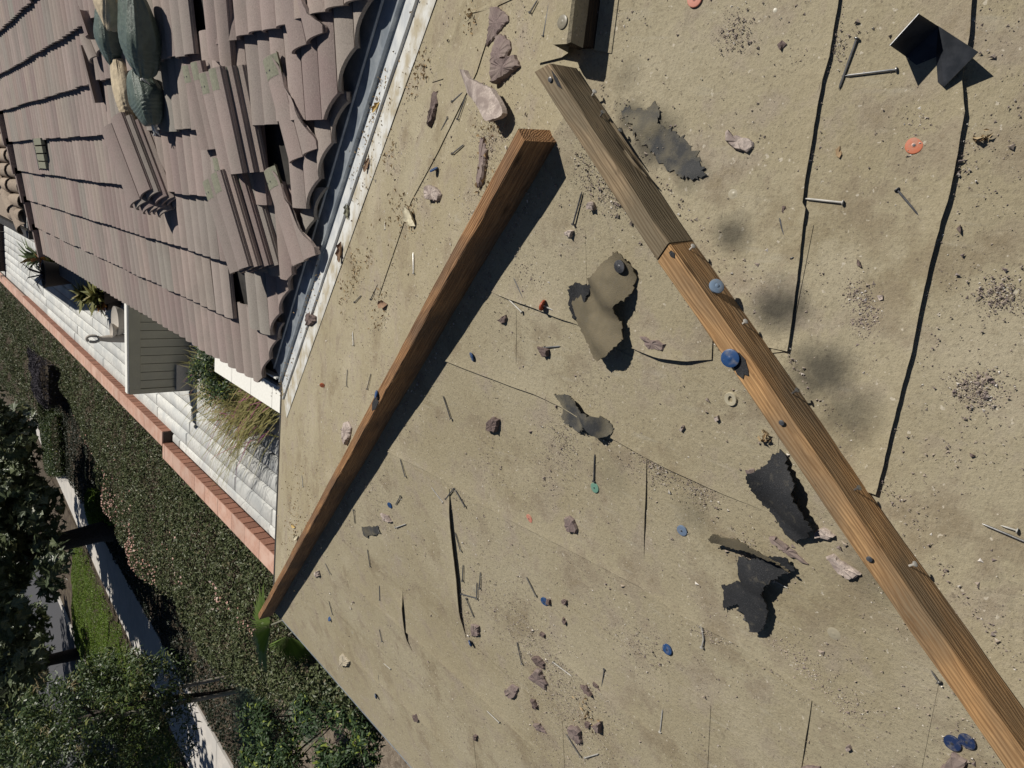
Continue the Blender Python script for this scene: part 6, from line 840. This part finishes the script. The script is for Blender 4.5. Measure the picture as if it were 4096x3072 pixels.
MB().aabb((xh-.06, ye-.16, ze-.10), (4, ye-.04, ze+.0)).put('gutter', 'drip', fr); MB().aabb((xh-.16, ye-.16, ze-.10), (xh-.05, ye+6.5, ze)).put('gutter', 'drip', fr); MB().aabb((xh+.18, ye+.10, ZT), (4, ye+6.2, ze)).put('wall', 'dark_wall', fr)
fw = empty('garden_wall', (-2.5, 36, ZT)); tag(fw, 'low dark brick wall closing the far end of the terrace', 'wall'); [MB().aabb((-4.6+i_*.42, 36, ZT+j_*.16), (-4.2+i_*.42, 36.25, ZT+.15+j_*.16)).put('brick', 'mortar', fw) for i_ in range(8) for j_ in range(4)]

# ================================================================== GRIT AND DRY LITTER ON THE ROOF
def zof(k, xy): return TS*xy[:, 0] if k == 1 else (-TS*xy[:, 1] if k == 2 else TS*xy[:, 1])
GP = []; GS = []
rs = np.random.default_rng(77)
for p, k, rad, n in GRIT:
    q_ = np.array(p[:2])+rs.normal(0, rad*.62, (int(n*2.6), 2)); GP.append((k, q_)); GS.append(rs.lognormal(-7.05, .5, len(q_)))
bk = rs.uniform((-2.5, -1.25), (1.3, 2.5), (190000, 2)); kk = np.where(bk[:, 1] > np.abs(bk[:, 0])*np.where(bk[:, 0] < 0, 1, 0), 2, np.where((bk[:, 0] < 0) & (np.abs(bk[:, 1]) < -bk[:, 0]), 1, 3))
vv_ = (bk[:, 0]-XV+bk[:, 1]-HW)/math.sqrt(2); ok = ~((kk == 2) & (vv_ > -.12)); cl = vnoise(np.c_[bk, bk[:, :1]*0], 7.0)+vnoise(np.c_[bk, bk[:, :1]*0], 17.0, 3); ok &= rs.random(len(bk)) < np.clip(.35+.55*cl, .06, 1)*np.clip(1.3-np.hypot(bk[:, 0]+.3, bk[:, 1]+.3)*.12, .4, 1)
for k in (1, 2, 3): q_ = bk[ok & (kk == k)]; GP.append((k, q_)); GS.append(rs.lognormal(-7.15, .5, len(q_)))
for (r0, r1, sx, sy, off_, n_, k) in ((.1, 2.5, -1, 1, -.030, 2600, 1), (.1, 2.5, -1, 1, .030, 1800, 2), (.05, 1.0, -1, -1, -.032, 1500, 1), (.05, 1.0, -1, -1, .030, 700, 3)):
    rr_ = rs.uniform(r0, r1, n_); w_ = np.abs(rs.normal(0, .018, n_))*(.4+1.2*np.clip(np.sin(rr_*9)+np.sin(rr_*23), 0, 2)); o_ = off_+np.sign(off_)*w_; px_ = np.array([1, 1])*SQ if sx*sy < 0 else np.array([1, -1])*SQ
    GP.append((k, np.outer(rr_, (sx, sy))+np.outer(o_, px_))); GS.append(rs.lognormal(-6.8, .5, n_))
ch = rs.uniform((-2.3, -1.1), (1.0, 2.3), (1500, 2)); kc = np.where(ch[:, 1] > np.abs(ch[:, 0])*np.where(ch[:, 0] < 0, 1, 0), 2, np.where((ch[:, 0] < 0) & (np.abs(ch[:, 1]) < -ch[:, 0]), 1, 3)); okc = ~((kc == 2) & ((ch[:, 0]-XV+ch[:, 1]-HW)/math.sqrt(2) > -.12))
for k in (1, 2, 3): q_ = ch[okc & (kc == k)]; GP.append((k, q_)); GS.append(rs.lognormal(-6.0, .35, len(q_)))
V = []; F = []; T_ = []; n0 = 0
octv = np.array([(1, 0, 0), (-.5, .87, 0), (-.5, -.87, 0), (0.1, 0, 1), (0, 0, -.4)]); octf = [(0, 1, 3), (1, 2, 3), (2, 0, 3)]
for (k, q_), s in zip(GP, GS):
    n = len(q_); a = rs.uniform(0, 6.28, n); R_ = np.stack([np.stack([np.cos(a), -np.sin(a)], 1), np.stack([np.sin(a), np.cos(a)], 1)], 1); o3 = octv[None]*np.stack([s*rs.uniform(.7, 1.8, n), s, s*rs.uniform(.5, 1.1, n)], 1)[:, None, :]
    xy = np.einsum('nij,nkj->nki', R_, o3[:, :, :2])+q_[:, None, :]; z = (TS*xy[..., 0] if k == 1 else (-TS*xy[..., 1] if k == 2 else TS*xy[..., 1]))+o3[..., 2]+.0026*(rs.random((n, 1)) < .5)+.0008; V.append(np.concatenate([xy, z[..., None]], 2).reshape(-1, 3)); idx = (np.arange(n)*5+n0)[:, None, None]+np.array(octf)[None]; F.append(idx.reshape(-1, 3)); n0 += n*5
    c = np.ones((n, 4)); c[:, 0] = rs.random(n)**1.2; c[:, 1] = rs.random(n); T_.append(np.repeat(c, 5, 0))
V = np.concatenate(V); F = np.concatenate(F); me = D.meshes.new('grit'); me.from_pydata(V.tolist(), [], F.tolist()); me.materials.append(M['grit_mat']); at = me.color_attributes.new('tint', 'FLOAT_COLOR', 'POINT'); at.data.foreach_set('color', np.concatenate(T_).ravel()); me.update()
o = D.objects.new('grit', me); COL.objects.link(o); tag(o, 'fine tile grit and crumbs scattered over the dusty felt', 'grit', kind='stuff')
P = []; N_ = []; Dr = []
for p, k, rad, d in LITTER:
    n = int(60*d*(1+rad*8)); q_ = np.array(p[:2])+rs.normal(0, rad*.6, (n, 2)); P.append(np.c_[q_, zof(k, q_)+np.abs(rs.normal(.004, .004, n))+.002]); N_.append(np.tile(NRM[k], (n, 1)))
sv = rs.uniform(0, LV*.95, 420); ofs = rs.normal(-.05, .05, 420); cl = (np.sin(sv*3.1)+np.sin(sv*7.7+1)) > .2; sv, ofs = sv[cl], ofs[cl]
P.append(np.array([V1+dv*a+across(-1 if o_ < 0 else 1, abs(o_))+np.array([0, 0, .014+.008*rs.random()]) for a, o_ in zip(sv, ofs)])); N_.append(np.tile((0, 0, 1.), (len(sv), 1)))
leaves('leaf_litter', np.concatenate(P), np.concatenate(N_), .012, 'litter_mat', shape='oval', jitter=.55, aspect=.42, label='dry leaf crumbs and twigs gathered along the valley and the boards', cat='leaf litter', kind='stuff', fold=.3, seed=71)

for i, (p, sz, c, lab) in enumerate(DRY_LEAVES):
    rs = np.random.default_rng(200+i); a = rs.uniform(0, 6.28); V = []; F = []; nu, nv = 8, 6; ca, sa = math.cos(a), math.sin(a); curl = rs.uniform(2.2, 3.6)
    for k_ in range(nu+1):
        t_ = k_/nu; wd = math.sin(math.pi*min(1, t_*.96+.03))**.7*.42*(1+.25*math.sin(t_*17+i))
        for j in range(nv+1):
            w_ = (j/nv-.5)*2; th = w_*curl*.5; x_ = (t_-.5)*2*sz; y_ = math.sin(th)*wd*sz; z_ = (1-math.cos(th))*wd*sz*.9+.012*math.sin(t_*5+w_*3+i)*sz*20*.05+sz*.25*abs(t_-.5)
            V.append((p[0]+x_*ca-y_*sa, p[1]+x_*sa+y_*ca, p[2]+z_-.006))
    F = [(k_*(nv+1)+j, k_*(nv+1)+j+1, (k_+1)*(nv+1)+j+1, (k_+1)*(nv+1)+j) for k_ in range(nu) for j in range(nv)]
    tag(put('dry_leaf', V, F, 'dry_'+c, base=p, smooth=True), lab, 'dry leaf', 'dried leaves on the roof')
